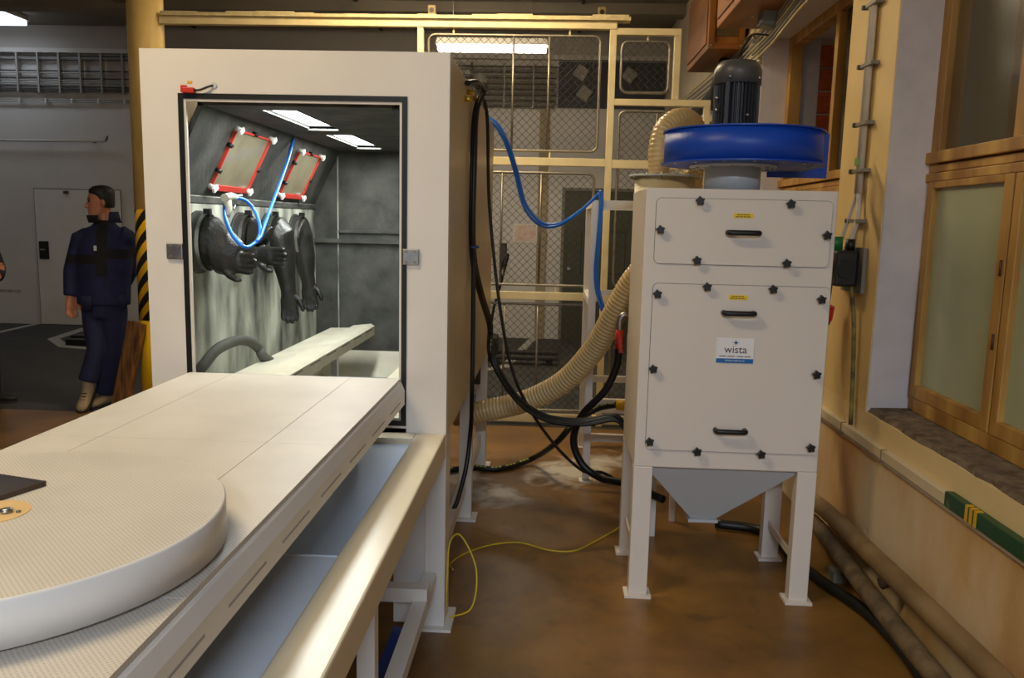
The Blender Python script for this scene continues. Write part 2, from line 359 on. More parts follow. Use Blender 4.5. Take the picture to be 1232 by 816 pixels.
# outer leaf of the double windows, seen through the upper glass
ot = thing('window_3', (2.05, 3.4, .82), 'outer wooden window behind the clear upper pane', 'window', kind='structure')
box('frame_post', m_wood, (2.02, Y1-.1, .82), (2.08, Y1, 3.02), ot)
box('frame_post', m_wood, (2.02, 2.95, .82), (2.08, 3.02, 3.02), ot)
box('bar', m_wood, (2.02, 0, 2.30), (2.08, Y1, 2.34), ot)
box('pane', g_dark, (2.045, 0, .82), (2.05, Y1, 3.02), ot)
box('window_reveal', M('outer_plaster', (160, 146, 120), .8, var=.1), (1.80, Y1-.004, .82), (2.02, Y1, 3.02), wr)
box('window_reveal', m_reveal, (1.80, Y3-.02, .82), (1.925, Y3, 3.02), wr)
brk = M('clay_block', (196, 94, 50), .8, var=.25, scale=20, bump=.4, bscale=40)
for i in range(13):                                   # ribbed clay blocks where the plaster has fallen off
    z = .84+.165*i; b = MB(); dx = random.uniform(-.012, .012)
    b.box(1.925+dx, Y3-.012-random.uniform(0, .008), z, 2.2, Y3+.02, z+.15)
    for k in range(4): b.box(1.93+dx, Y3-.024, z+.012+k*.036, 2.2, Y3-.01, z+.034+k*.036)
    b.build('brick', brk, wr)
box('mortar_bed', M('pale_mortar', (196, 180, 160), .9), (1.92, Y3-.006, .82), (2.2, Y3, 3.02), wr)
# --- cable duct trim along the parapet
t1 = thing('trim_1', (1.495, 4, .64), 'cream cable duct strip with a green and yellow length along the wall', 'cable duct', kind='structure')
box('duct', M('duct_cream', (222, 204, 170), .5, var=.08), (1.478, 2.93, .645), (1.51, 6.2, .69), t1, .003)
box('lower_lip', M('lip_grey', (176, 164, 150), .5), (1.486, -1, .628), (1.51, 6.2, .643), t1)
gp = M('green_tape', (24, 74, 40), .4, rgb2=(120, 130, 90), scale=10, lo=.25, hi=.36)
box('green_section', gp, (1.477, -1, .645), (1.51, 2.97, .70), t1, .003)
for k in range(3): box('yellow_band', m_yellow, (1.4755, 2.80-.03*k, .644), (1.5, 2.817-.03*k, .702), t1)
for y in (4.05, 3.55): box('joint', M('joint_grey', (120, 104, 84), .6), (1.476, y, .63), (1.5, y+.006, .692), t1)

# ------------------------------------------------------------------ ceiling lamps
def ceiling_lamp(name, loc, size, rgb, power, label, tubes=2, group=None, strength=8, mat=None):
    t = thing(name, loc, label, 'lamp', group)
    x, y, z = loc; sx, sy = size
    MB().hexa([(x-sx/2, y-sy/2, z+.02), (x+sx/2, y-sy/2, z+.02), (x+sx/2, y+sy/2, z+.02), (x-sx/2, y+sy/2, z+.02)],
              [(x-sx/2+.02, y-sy/2+.03, z+.09), (x+sx/2-.02, y-sy/2+.03, z+.09), (x+sx/2-.02, y+sy/2-.03, z+.09), (x-sx/2+.02, y+sy/2-.03, z+.09)]).build('housing', m_white, t)
    box('diffuser', EM('lamp_'+name+str(strength), rgb, strength), (x-sx/2+.02, y-sy/2+.02, z-.045), (x+sx/2-.02, y+sy/2-.02, z+.018), t, .01)
    for s in (-1, 1):
        MB().cyl((x+s*sx*.35, y, z+.09), (x+s*sx*.35, y, ZC), .006, n=6).build('hanger', m_galv, t)
    ld = bpy.data.lights.new('lamp_light', 'AREA'); ld.shape = 'RECTANGLE'; ld.size = sx; ld.size_y = sy; ld.energy = power; ld.color = rgb
    lo = bpy.data.objects.new('lamp_light', ld); C.objects.link(lo); lo.parent = t; lo.location = (0, 0, -.06)
    return t
ceiling_lamp('fluorescent_lamp', (-.70, 9.2, 3.52), (1.22, .16), (1, .88, .70), P_BACK, 'lit fluorescent lamp hanging behind the mesh fence', strength=9)
ceiling_lamp('tube_lamp', (-1.3, 8.25, 3.98), (1.7, .12), (1, .86, .6), 6, 'long warm tube lamp under the ceiling behind the fence', strength=34)
ceiling_lamp('ceiling_lamp', (-7.7, 10.8, 4.14), (1.3, .55), COOL, P_LEFT, 'cool white lamp panel on the ceiling above the white door', strength=3)
ceiling_lamp('workshop_lamp', (.2, -4.0, 3.8), (2.0, .6), COOL, P_NEAR, 'cool white lamp hanging across the aisle', strength=6)
ceiling_lamp('warm_lamp', (-1.9, 1.6, 3.95), (1.3, .3), WARM, P_NEAR2, 'warm lamp over the sliding table', strength=6)
ceiling_lamp('warm_lamp', (-.9, 5.75, 3.85), (1.3, .3), WARM, P_WARM, 'warm lamp over the blasting cabinet', strength=26)

# ------------------------------------------------------------------ column
COLX, COLY, CR = -3.257, 6.6, .137
col = thing('column', (COLX, COLY, 0), 'round cream column with yellow and black warning stripes', 'column', kind='structure')
MB().lathe([(CR, 1.678), (CR, ZC)], (COLX, COLY, 0), 32).build('shaft', m_cream, col)
MB().lathe([(CR+.001, 0), (CR+.001, .78)], (COLX, COLY, 0), 32).build('yellow_base', m_yellow, col)
def stripe_mat():
    mt = bpy.data.materials.new('warning_stripes'); mt.use_nodes = True; nt = mt.node_tree; b = nt.nodes['Principled BSDF']
    tc = nt.nodes.new('ShaderNodeTexCoord'); sp = nt.nodes.new('ShaderNodeSeparateXYZ'); nt.links.new(tc.outputs['Object'], sp.inputs[0])
    at2 = nt.nodes.new('ShaderNodeMath'); at2.operation = 'ARCTAN2'; nt.links.new(sp.outputs[1], at2.inputs[0]); nt.links.new(sp.outputs[0], at2.inputs[1])
    mu = nt.nodes.new('ShaderNodeMath'); mu.operation = 'MULTIPLY_ADD'; mu.inputs[1].default_value = -6/(2*PI); nt.links.new(at2.outputs[0], mu.inputs[0])
    zz = nt.nodes.new('ShaderNodeMath'); zz.operation = 'MULTIPLY'; zz.inputs[1].default_value = 6.1; nt.links.new(sp.outputs[2], zz.inputs[0]); nt.links.new(zz.outputs[0], mu.inputs[2])
    fr = nt.nodes.new('ShaderNodeMath'); fr.operation = 'FRACT'; nt.links.new(mu.outputs[0], fr.inputs[0])
    gt = nt.nodes.new('ShaderNodeMath'); gt.operation = 'GREATER_THAN'; gt.inputs[1].default_value = .5; nt.links.new(fr.outputs[0], gt.inputs[0])
    mx = nt.nodes.new('ShaderNodeMix'); mx.data_type = 'RGBA'; nt.links.new(gt.outputs[0], mx.inputs[0]); mx.inputs[6].default_value = (*lin((232, 178, 20)), 1); mx.inputs[7].default_value = (.012, .012, .012, 1)
    nt.links.new(mx.outputs[2], b.inputs['Base Color']); b.inputs['Roughness'].default_value = .45; return mt
MB().lathe([(CR+.002, .78), (CR+.002, 1.678)], (COLX, COLY, 0), 32).build('warning_band', stripe_mat(), col)
# cable box at the column head
box('junction_box', M('old_box', (96, 84, 52), .6), (COLX-.26, COLY-.1, 3.30), (COLX-.13, COLY+.05, 3.42), col, .01)

# ------------------------------------------------------------------ blasting cabinet
CXL, CXR, CYF, CYB, CZT, CZB = -1.554, -.388, 3.09, 5.4, 2.255, .80
OXL, OXR, OZB, OZT = -1.411, -.545, .845, 2.095
IXL, IXR, IYB, ICZ, ICR = -1.50, -.45, 5.17, 2.06, 1.727
cab = thing('blasting_cabinet', (-.97, 4.2, 0), 'white walk-up blasting cabinet with open front, rubber gloves and lamps inside', 'blast cabinet')
f = MB()                                              # front frame with the opening
f.box(CXL, CYF, CZB, OXL, CYF+.05, CZT); f.box(OXR, CYF, CZB, CXR, CYF+.05, CZT)
f.box(OXL, CYF, OZT, OXR, CYF+.05, CZT); f.box(OXL, CYF, CZB, OXR, CYF+.05, OZB)
f.build('front_frame', m_white, cab)
m_side = M('cabinet_white_warm_lit', (212, 192, 158), .3, var=.08, scale=3)  # cabinet white with the warm lamplight on these panels mixed into the colour
box('side_panel', m_side, (CXR-.03, CYF+.05, CZB), (CXR, CYB, CZT), cab, .003)
box('side_panel', m_side, (CXL, CYF+.05, CZB), (CXL+.03, CYB, CZT), cab, .003)
box('roof_panel', m_side, (CXL+.03, CYF+.05, CZT-.03), (CXR-.03, CYB-.03, CZT-.001), cab)
box('rear_panel', m_side, (CXL+.03, CYB-.03, CZB), (CXR-.03, CYB, CZT-.001), cab)
def ring_frame(name, mat, x0, x1, z0, z1, t, ya, yb, parent):
    b = MB(); b.box(x0, ya, z0, x0+t, yb, z1); b.box(x1-t, ya, z0, x1, yb, z1); b.box(x0+t, ya, z1-t, x1-t, yb, z1); b.box(x0+t, ya, z0, x1-t, yb, z0+t)
    return b.build(name, mat, parent)
ring_frame('door_seal', m_black, OXL, OXR, OZB, OZT, .02, CYF-.004, CYF+.012, cab)
ring_frame('inner_lip', M('lip_aluminium', (216, 208, 196), .35), OXL+.02, OXR-.02, OZB+.02, OZT-.02, .009, CYF+.0, CYF+.012, cab)
# lining
YI = CYF+.05
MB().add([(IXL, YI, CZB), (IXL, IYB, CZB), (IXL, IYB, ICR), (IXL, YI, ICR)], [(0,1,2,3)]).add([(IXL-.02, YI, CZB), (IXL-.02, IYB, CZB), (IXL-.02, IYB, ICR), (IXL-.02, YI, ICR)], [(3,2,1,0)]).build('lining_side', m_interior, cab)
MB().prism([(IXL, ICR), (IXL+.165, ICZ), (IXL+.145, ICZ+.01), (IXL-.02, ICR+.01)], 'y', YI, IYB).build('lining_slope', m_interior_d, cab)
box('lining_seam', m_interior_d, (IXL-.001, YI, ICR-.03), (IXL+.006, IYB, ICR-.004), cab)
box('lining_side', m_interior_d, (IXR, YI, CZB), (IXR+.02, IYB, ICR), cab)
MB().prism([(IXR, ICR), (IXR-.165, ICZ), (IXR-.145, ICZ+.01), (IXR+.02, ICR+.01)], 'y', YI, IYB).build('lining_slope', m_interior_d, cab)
lc = MB()
LX0, LX1 = -1.155, -1.02
LYS = ((3.27, 3.90), (4.19, 4.87))
lc.box(IXL+.14, YI, ICZ, LX0, IYB, ICZ+.02); lc.box(LX1, YI, ICZ, IXR-.14, IYB, ICZ+.02)
lc.box(LX0, YI, ICZ, LX1, LYS[0][0], ICZ+.02); lc.box(LX0, LYS[0][1], ICZ, LX1, LYS[1][0], ICZ+.02); lc.box(LX0, LYS[1][1], ICZ, LX1, IYB, ICZ+.02)
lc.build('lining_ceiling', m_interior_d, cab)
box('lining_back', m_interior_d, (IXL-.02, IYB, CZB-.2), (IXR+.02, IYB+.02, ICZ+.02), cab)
box('back_seam', m_interior, (-1.354, IYB-.012, CZB-.05), (-1.347, IYB+.001, 2.03), cab)
box('back_ledge', m_interior_d, (IXL, IYB-.03, 1.49), (IXR, IYB+.001, 1.515), cab)
box('back_ledge', m_interior_d, (-1.347, IYB-.018, 1.555), (IXR, IYB+.001, 1.57), cab)
for a, b_ in LYS:
    lp = thing('light_panel', (0, 0, 0), None, None); lp.parent = cab; lp.location = Vector(((LX0+LX1)/2, (a+b_)/2, ICZ))-cab.location
    box('lit_glass', EM('cabin_light_glass', (.95, 1, .98), 9), (LX0, a, ICZ+.015), (LX1, b_, ICZ+.02), lp)
    box('light_lip', m_interior_d, (LX0-.008, b_, ICZ-.008), (LX1+.008, b_+.012, ICZ+.01), lp)
    ld = bpy.data.lights.new('cabin_light', 'AREA'); ld.shape = 'RECTANGLE'; ld.size = LX1-LX0; ld.size_y = b_-a; ld.energy = P_CAB; ld.color = (.96, 1, .95)
    lo = bpy.data.objects.new('cabin_light', ld); C.objects.link(lo); lo.parent = lp; lo.location = (0, 0, .005)
# sight windows on the slope: red frame, film and white wing nuts
SL = Vector((.165, 0, ICZ-ICR)).normalized(); SN = Vector((SL.z, 0, -SL.x))
def slope_pt(u, v):            # photo pixel on the sloping lining
    d = FW + RT*(u-616)/F_PX - UP*(v-408)/F_PX; o = Vector((0, 0, CAM_H)); p0 = Vector((IXL, 0, ICR))
    return o + d*((p0-o).dot(SN)/d.dot(SN))
def quad_slab(b, P, th, off=0, mi=0):
    b.hexa([p+SN*off for p in P], [p+SN*(off+th) for p in P], mi)
for quad in (((285, 157), (322, 168), (295, 226), (251, 220)), ((360, 182), (384, 190), (359, 235), (335, 230))):
    Q = [slope_pt(*q) for q in quad]
    y0 = sum((Q[0].y, Q[3].y))/2; y1 = sum((Q[1].y, Q[2].y))/2
    s0 = (sum((Q[2].z, Q[3].z))/2-ICR)/SL.z; s1 = (sum((Q[0].z, Q[1].z))/2-ICR)/SL.z
    def W(y, s): return Vector((IXL, y, ICR)) + SL*s
    wnd = thing('sight_window', (0, 0, 0), None, None); wnd.parent = cab; wnd.location = W(y0, s0)-cab.location
    b = MB(); quad_slab(b, [W(y0, s0), W(y1, s0), W(y1, s1), W(y0, s1)], .008); b.build('film', M('tan_window_film', (140, 132, 108), .2, rgb2=(122, 114, 94), scale=5), wnd)
    b = MB(); t_ = .025
    for r4 in ((y0-.006, y1+t_, s0-t_, s0), (y0-.006, y1+t_, s1, s1+.008), (y0-.006, y0, s0, s1), (y1, y1+t_, s0, s1)):
        quad_slab(b, [W(r4[0], r4[2]), W(r4[1], r4[2]), W(r4[1], r4[3]), W(r4[0], r4[3])], .014)
    b.build('red_frame', M('red_rubber_frame', (206, 62, 50), .5, var=.15), wnd)
    wn = M('white_nut', (224, 222, 214), .4)
    for yy, ss in ((y0-.005, s0-.01), (y1+.008, s0-.01), (y0-.005, s1+.01), (y1+.008, s1+.01)):
        p = W(yy, ss); b = MB(); b.cyl(p, p+SN*.035, .012, n=10); b.bar(p+SN*.03-Vector((0, .022, .01)), p+SN*.03+Vector((0, .022, .01)), .01, .02); b.build('wing_nut', wn, wnd)
    for yy, ss in ((y0-.01, (s0+s1)/2+.06), (y0-.01, (s0+s1)/2-.06), (y1+.015, s0+.1), ((y0+y1)/2, s1+.01)):
        p = W(yy, ss); b = MB(); b.cyl(p, p+SN*.025, .010, n=8); b.build('clamp_bolt', m_black, wnd)
# glove ports and gloves
def fingers(b, c, d, n_, side, L=.085, r=.0125, spread=.9, curl=.25):
    """c palm end, d finger direction, n_ palm normal, side across the palm"""
    for i, (off, ln) in enumerate(((-1.5, .85), (-.5, 1.0), (.5, .97), (1.5, .78))):
        p0 = c + side*off*.022*spread - d*.02; p1 = p0 + d*(L*ln*.55+.02) + side*off*.004; p2 = p1 + d*L*ln*.45 + n_*L*curl*ln*.5
        b.tube([p0, p0+(p1-p0)*.5, p1, p1+(p2-p1)*.6, p2], [r, r, r*.98, r*.9, r*.55], 10)
def thumb(b, c, d, n_, side, L=.075, r=.015):
    p0 = c - d*.075 + side*.022; p1 = c - d*.035 + side*.055 + n_*.012; p2 = c - d*.0 + side*.068 + n_*.02; p3 = p2 + d*.022 + side*.002
    b.tube([p0, p1, p2, p3], [r*1.1, r, r*.9, r*.55], 10)
def hand(b, wrist, d, n_, side, th=1):
    c = wrist + d*.095
    b.ell([(wrist-d*.02, side*.034, n_*.026), (wrist+d*.02, side*.038, n_*.024), (wrist+d*.055, side*.046, n_*.021), (c, side*.046, n_*.017), (c+d*.008, side*.04, n_*.012)], 14)
    fingers(b, c, d, n_, side); thumb(b, c, d, n_, side*th)
def glove(py, sleeve, wrist, d, n_, th, pz=1.53, rp=.112):
    p = Vector((IXL, py, pz))
    pt = thing('glove_port', (0, 0, 0), None, None); pt.parent = cab; pt.location = p-cab.location
    b = MB(); b.tube([p, p+Vector((.05, 0, 0))], rp+.006, 28, False); b.tube([p+Vector((.0, 0, 0)), p+Vector((.012, 0, 0))], rp+.022, 28); b.build('port_ring', m_interior_d, pt)
    b = MB(); b.tube([p+Vector((.036, 0, 0)), p+Vector((.052, 0, 0))], rp+.010, 28, False); b.build('clamp_band', m_steel, pt)
    b = MB(); b.box(p.x+.03, p.y-.012, p.z+rp, p.x+.058, p.y+.012, p.z+rp+.03); b.build('clamp_screw', m_black, pt)
    b = MB(); d = Vector(d).normalized(); n_ = Vector(n_); n_ = (n_-d*n_.dot(d)).normalized(); side = d.cross(n_)
    b.ell([(p+Vector((.03, 0, 0)), (0, rp, 0), (0, 0, rp))] + [(Vector(c), Vector(a), Vector(bb)) for c, a, bb in sleeve] + [(Vector(wrist), -n_*.032, -side*.040), (Vector(wrist)+d*.03, -n_*.026, -side*.040)], 20)
    hand(b, Vector(wrist), d, n_, side, th)
    b.build('glove', m_glove, pt, remesh=.0055, smooth_it=3)
# two gloves pulled out over the hose, two hanging straight down
GA = lambda u, v, y: at(u, v, y=y)
glove(3.43, [(Vector((-1.42, 3.43, 1.525)), (0, .112, 0), (0, 0, .115)), (GA(262, 298, 3.41), (0, .095, 0), (.0, 0, .112)), (GA(276, 305, 3.39), (0, .075, 0), (.012, 0, .095)), (GA(287, 309, 3.38), (0, .05, 0), (.02, 0, .062)), (GA(291, 311, 3.375), (0, .03, 0), (.015, 0, .035))],
      GA(262, 315, 3.36), (.97, -.1, -.03), (.05, -1, 0), 1)
glove(3.90, [(Vector((-1.43, 3.90, 1.53)), (0, .105, 0), (0, 0, .11)), (GA(303, 290, 3.86), (0, .08, 0), (.0, 0, .10)), (GA(316, 288, 3.82), (0, .06, 0), (.015, 0, .075)), (GA(326, 281, 3.80), (0, .03, 0), (.01, 0, .03)), (GA(318, 292, 3.80), (0, .03, 0), (.01, 0, .03))],
      GA(303, 306, 3.79), (.97, -.1, -.06), (.05, -1, 0), 1)
glove(4.29, [(Vector((-1.43, 4.29, 1.53)), (0, .11, 0), (.01, 0, .115)), (GA(336, 290, 4.27), (0, .09, .0), (.075, 0, .06)), (GA(341, 312, 4.25), (0, .07, 0), (.062, 0, .015)), (GA(344, 332, 4.23), (0, .055, 0), (.048, 0, 0))],
      GA(347, 349, 4.21), (.05, -.02, -1), (.25, -1, 0), -1)
glove(4.75, [(Vector((-1.44, 4.75, 1.53)), (0, .105, 0), (.01, 0, .11)), (GA(362, 292, 4.74), (0, .085, 0), (.065, 0, .055)), (GA(367, 312, 4.73), (0, .065, 0), (.058, 0, .01)), (GA(369, 330, 4.72), (0, .05, 0), (.045, 0, 0))],
      GA(371, 339, 4.71), (.06, .0, -1), (.25, -1, 0), -1)
# guide rails inside
tr = [(-1.42, .985), (-1.25, .995), (-1.14, 1.075), (-1.055, 1.035), (-1.055, .985), (-1.07, .985), (-1.07, 1.02), (-1.14, 1.055), (-1.25, .98), (-1.42, .97)]
tr = [(-1.36, .965), (-1.225, .97), (-1.215, .985), (-1.105, .998), (-1.082, .985), (-1.082, .93), (-1.09, .93), (-1.09, .975), (-1.108, .985), (-1.215, .972), (-1.22, .955), (-1.36, .95)]
gr = MB().prism(tr, 'y', YI+.03, 5.0).build('guide_rail', M('dusty_white_steel', (206, 200, 180), .55, var=.15, scale=7), cab)
for k in range(6):
    y = 3.35+.28*k; box('slot', m_black, (-1.084, y, .972), (-1.0805, y+.16, .976), gr)
gr2 = MB().prism([(-.69, .965), (-.60, .998), (-.565, .97), (-.565, .93), (-.575, .93), (-.575, .962), (-.60, .985), (-.69, .95)], 'y', YI+.03, 5.0).build('guide_rail', MATS['dusty_white_steel'], cab)
box('support_post', m_steel, (-1.12, 4.12, .6), (-1.09, 4.16, .95), cab)
pan = MB(); 
pan.add([(IXL, YI, .80), (IXR, YI, .80), (IXR, IYB, .80), (IXL, IYB, .80), (-1.2, 3.8, .45), (-.7, 3.8, .45), (-.7, 4.5, .45), (-1.2, 4.5, .45)], [(0,1,5,4), (1,2,6,5), (2,3,7,6), (3,0,4,7), (4,5,6,7)])
pan.build('hopper_floor', MATS['dusty_white_steel'], cab)
box('floor_lip', m_steel, (-1.1, 3.93, .85), (-.47, 3.97, .862), cab)
box('threshold', m_frame, (OXL, CYF+.0, .80), (OXR, CYF+.12, .835), cab)
# outer fittings
for x0 in (-1.468, -.555):
    hb = box('hinge_plate', m_steel, (x0-.005, CYF-.012, 1.475), (x0+.058, CYF+.001, 1.535), cab, .003)
    for dx in (.01, .043):
        for dz in (.01, .05): MB().cyl((x0+dx, CYF-.016, 1.475+dz), (x0+dx, CYF-.01, 1.475+dz), .006, n=8).build('bolt', m_galv, hb)
sw = box('door_switch', m_red, (-1.388, CYF-.022, 2.094), (-1.343, CYF+.001, 2.114), cab, .003)
box('switch_tab', m_red, (-1.392, CYF-.02, 2.096), (-1.372, CYF-.004, 2.121), sw)
hose('switch_cable', m_black, [(-1.345, CYF-.012, 2.104), (-1.32, CYF-.014, 2.106), (-1.29, CYF-.012, 2.118), (-1.275, CYF-.002, 2.124)], .004, parent=cab)
MB().cyl((-1.272, CYF-.004, 2.125), (-1.272, CYF+.002, 2.125), .011, n=14).build('cable_grommet', m_grey, cab)
box('yellow_sticker', m_yellow, (-1.374, CYF-.0015, 2.130), (-1.355, CYF+.001, 2.139), cab)
# legs
def leg(name, x0, x1, y0, y1, zt, parent, mat=m_frame, foot=.03):
    l = box(name, mat, (x0, y0, .012), (x1, y1, zt), parent, .002)
    box('foot_plate', mat, (x0-foot, y0-foot, 0), (x1+foot, y1+foot, .012), l)
    return l
for x0, x1 in ((-.47, -.40), (-1.54, -1.47)):
    leg('leg', x0, x1, 4.33, 4.40, .80, cab); leg('leg', x0, x1, 5.32, 5.39, .80, cab)
    leg('leg', x0+.0, x1+.012, CYF+.01, CYF+.15, .80, cab)
    box('lower_beam', m_frame, (x0, CYF+.15, .16), (x0+.04, 5.32, .22), cab)
MB().cyl((-.52, 3.12, .45), (-.52, 3.095, .45), .008, n=8).build('bolt', m_steel, cab)
box('leg_plate', m_frame, (-.60, 3.12, .012), (-.47, 3.20, .80), cab, .002)
MB().cyl((-.53, 3.105, .47), (-.53, 3.13, .47), .011, n=8).build('bolt', m_steel, cab)

# ------------------------------------------------------------------ loading frame in front of the cabinet
RZ = .82
lf = thing('loading_frame', (-.97, 1.6, 0), 'cream gloss steel frame with pale sheet hopper under the sliding table', 'machine frame')
for x0, x1 in ((-.504, -.388), (-1.554, -1.438)):
    box('side_rail', m_rail, (x0, .3, RZ-.10), (x1, CYF-.002, RZ), lf, .006)
box('cross_rail', m_rail, (-1.438, CYF-.09, RZ-.1), (-.504, CYF-.002, RZ), lf, .004)
box('cross_rail', m_rail, (-1.438, .3, RZ-.1), (-.504, .4, RZ), lf, .004)
def sheet(b, pts, th=.004):
    P = [Vector(p) for p in pts]; n_ = (P[1]-P[0]).cross(P[2]-P[0]).normalized()*th
    b.hexa([p-n_ for p in P], P)
b = MB(); sheet(b, [(-1.438, .4, .795), (-.504, .4, .795), (-.504, 1.94, .795), (-1.438, 1.94, .795)]); b.build('cover_sheet', m_sheet, lf)
hp = MB()
sheet(hp, [(-1.438, 3.0, .795), (-.504, 3.0, .795), (-.70, 2.35, .25), (-1.2, 2.35, .25)])
sheet(hp, [(-1.438, 1.945, .795), (-1.438, 3.0, .795), (-1.2, 2.35, .25), (-1.2, 2.15, .25)])
sheet(hp, [(-.504, 1.945, .795), (-1.438, 1.945, .795), (-1.2, 2.15, .25), (-.70, 2.15, .25)])
sheet(hp, [(-.504, 3.0, .795), (-.504, 1.945, .795), (-.70, 2.15, .25), (-.70, 2.35, .25)])
hp.build('hopper', m_sheet, lf)
for x0 in (-.495, -1.50):
    leg('leg', x0, x0+.05, 2.05, 2.10, RZ-.1, lf); leg('leg', x0, x0+.05, .45, .50, RZ-.1, lf)
    box('lower_beam', m_frame, (x0+.02, .5, .19), (x0+.075, 3.09, .245), lf, .002)
box('lower_cross_beam', m_frame, (-1.47, 2.84, .235), (-.42, 2.90, .29), lf, .002)
box('blue_bar', M('blue_bar_paint', (24, 62, 150), .4), (-.585, 1.2, 0), (-.545, 3.05, .03), label='blue painted steel bar on the floor beneath the loading frame', cat='bar')

# ------------------------------------------------------------------ sliding table
TZ, TX0, TX1, TY0, TY1 = 1.04, -1.385, -.562, .3, 3.05
tb = thing('sliding_table', (-.97, 1.7, RZ), 'long white sliding table with perforated top and slotted side channels', 'table')
ys = [TY0, 1.2, 2.107, TY1]; xs_ = [TX0, -1.214, -.752, TX1]
for i in range(3):
    for j in range(3):
        box('top_sheet', m_perf, (xs_[i]+.0008, ys[j]+.0008, TZ-.012), (xs_[i+1]-.0008, ys[j+1]-.0008, TZ), tb)
box('top_underlay', m_plastic, (TX0+.004, TY0+.004, TZ-.016), (TX1-.004, TY1-.004, TZ-.0121), tb)
for s, xe in ((1, TX1), (-1, TX0)):
    q = lambda a, z: (xe+s*a, z)
    ch = MB().prism([q(-.04, TZ-.012), q(.002, TZ-.012), q(.006, TZ-.016), q(.018, TZ-.045), q(.018, TZ-.10), q(.012, TZ-.10), q(.012, TZ-.047), q(-.002, TZ-.02), q(-.04, TZ-.02)], 'y', TY0, TY1).build('side_channel', m_frame, tb)
    for k in range(9):
        y = .45+.29*k; box('slot', M('slot_shadow', (160, 158, 158), .6), tuple(min(a, b_) for a, b_ in zip((xe+s*.0175, y, TZ-.075), (xe+s*.0188, y+.19, TZ-.070))), tuple(max(a, b_) for a, b_ in zip((xe+s*.0175, y, TZ-.075), (xe+s*.0188, y+.19, TZ-.070))), ch)
box('end_profile', m_steel, (TX0, TY1, TZ-.03), (TX1, TY1+.008, TZ-.001), tb)
for y in (.6, 1.9, 2.8):
    for x in (TX0+.12, TX1-.20): 
        MB().cyl((x-.0, y, RZ+.06), (x+.03, y, RZ+.06), .06, n=20).build('wheel', m_grey, tb)
        box('wheel_bracket', m_frame, (x-.006, y-.03, RZ+.04), (x+.036, y+.03, TZ-.012), tb)
for x in (TX0+.13, TX1-.21): box('track_beam', m_frame, (x-.02, .3, RZ-.02), (x+.05, 3.08, RZ+.001), lf)
# turntable disc
tt = thing('turntable', (-.962, 1.32, TZ), 'round white perforated turntable disc on the sliding table', 'turntable')
DR, DZ = .388, 1.122
MB().lathe([(DR, DZ-.072), (DR, DZ-.004), (DR-.004, DZ)], (-.962, 1.32, 0), 96).build('disc', [m_perf, m_frame], tt)
dm = bpy.data.objects['disc'].data
for p in dm.polygons: p.material_index = 0 if abs(p.normal.z) > .9 else 1
MB().lathe([(.09, TZ), (.09, DZ-.072)], (-.962, 1.32, 0), 24).build('bearing', m_steel, tt)
MB().lathe([(.062, DZ), (.062, DZ+.0012)], (-.962, 1.32, 0), 32).build('centre_plate', M('bare_beige_plate', (226, 190, 132), .5, var=.06), tt)
MB().lathe([(.011, DZ+.001), (.011, DZ+.007), (.005, DZ+.009)], (-.935, 1.322, 0), 12).build('centre_bolt', m_steel, tt)
MB().lathe([(.004, DZ+.001), (.004, DZ+.004)], (-.915, 1.325, 0), 8).build('screw', m_galv, tt)
MB().hexa([(-1.35, 1.33, DZ), (-1.0, 1.335, DZ), (-.955, 1.468, DZ), (-1.28, 1.56, DZ)], [(-1.35, 1.33, DZ+.010), (-1.0, 1.335, DZ+.010), (-.955, 1.468, DZ+.010), (-1.28, 1.56, DZ+.010)]).build('steel_plate', M('scaled_steel_plate', (96, 78, 66), .35, .6, rgb2=(52, 46, 46), scale=6), label='dark scaled steel plate lying on the turntable', cat='steel plate')

# ------------------------------------------------------------------ dust collector with fan
DX0, DX1, DY0, DY1, DZT, DZB = .39, 1.178, 3.467, 4.0, 1.80, .60
dc = thing('dust_collector', (.784, 3.73, 0), 'tall white dust collector with blue fan on top and grey hopper', 'dust collector')
m_coll = M('collector_front_paint', (222, 212, 204), .38)
box('body', m_coll, (DX0, DY0, DZB), (DX1, DY1, DZT), dc, .006)
P = lambda u, v: at(u, v, y=DY0-.006)
for x0, x1 in ((DX0, DX0+.082), (DX1-.082, DX1)):
    for y0, y1 in ((DY0, DY0+.06), (DY1-.06, DY1)):
        l = box('leg', m_coll, (x0, y0, .012), (x1, y1, DZB+.001), dc, .003)
        box('foot_plate', m_coll, (x0-.018, y0-.018, 0), (x1+.018, y1+.018, .012), l)
for x in (DX0+.02, DX1-.06): box('leg_brace', m_coll, (x, DY0+.06, .17), (x+.008, DY1-.06, .205), dc)
hx = [(DX0+.085, DX1-.085)]
cx, cy = .742, 3.73
MB().hexa([(cx-.055, cy-.055, .30), (cx+.055, cy-.055, .30), (cx+.055, cy+.055, .30), (cx-.055, cy+.055, .30)],
          [(DX0+.05, DY0+.03, DZB+.001), (DX1-.05, DY0+.03, DZB+.001), (DX1-.05, DY1-.03, DZB+.001), (DX0+.05, DY1-.03, DZB+.001)]).build('hopper', m_grey, dc)
box('hopper_flange', m_grey, (cx-.068, cy-.068, .285), (cx+.068, cy+.068, .299), dc)
def star(cx_, cz, r=.021):
    return [(cx_+(r if k % 2 == 0 else r*.66)*math.cos(PI/2+PI*k/5+.15), cz+(r if k % 2 == 0 else r*.66)*math.sin(PI/2+PI*k/5+.15)) for k in range(10)]
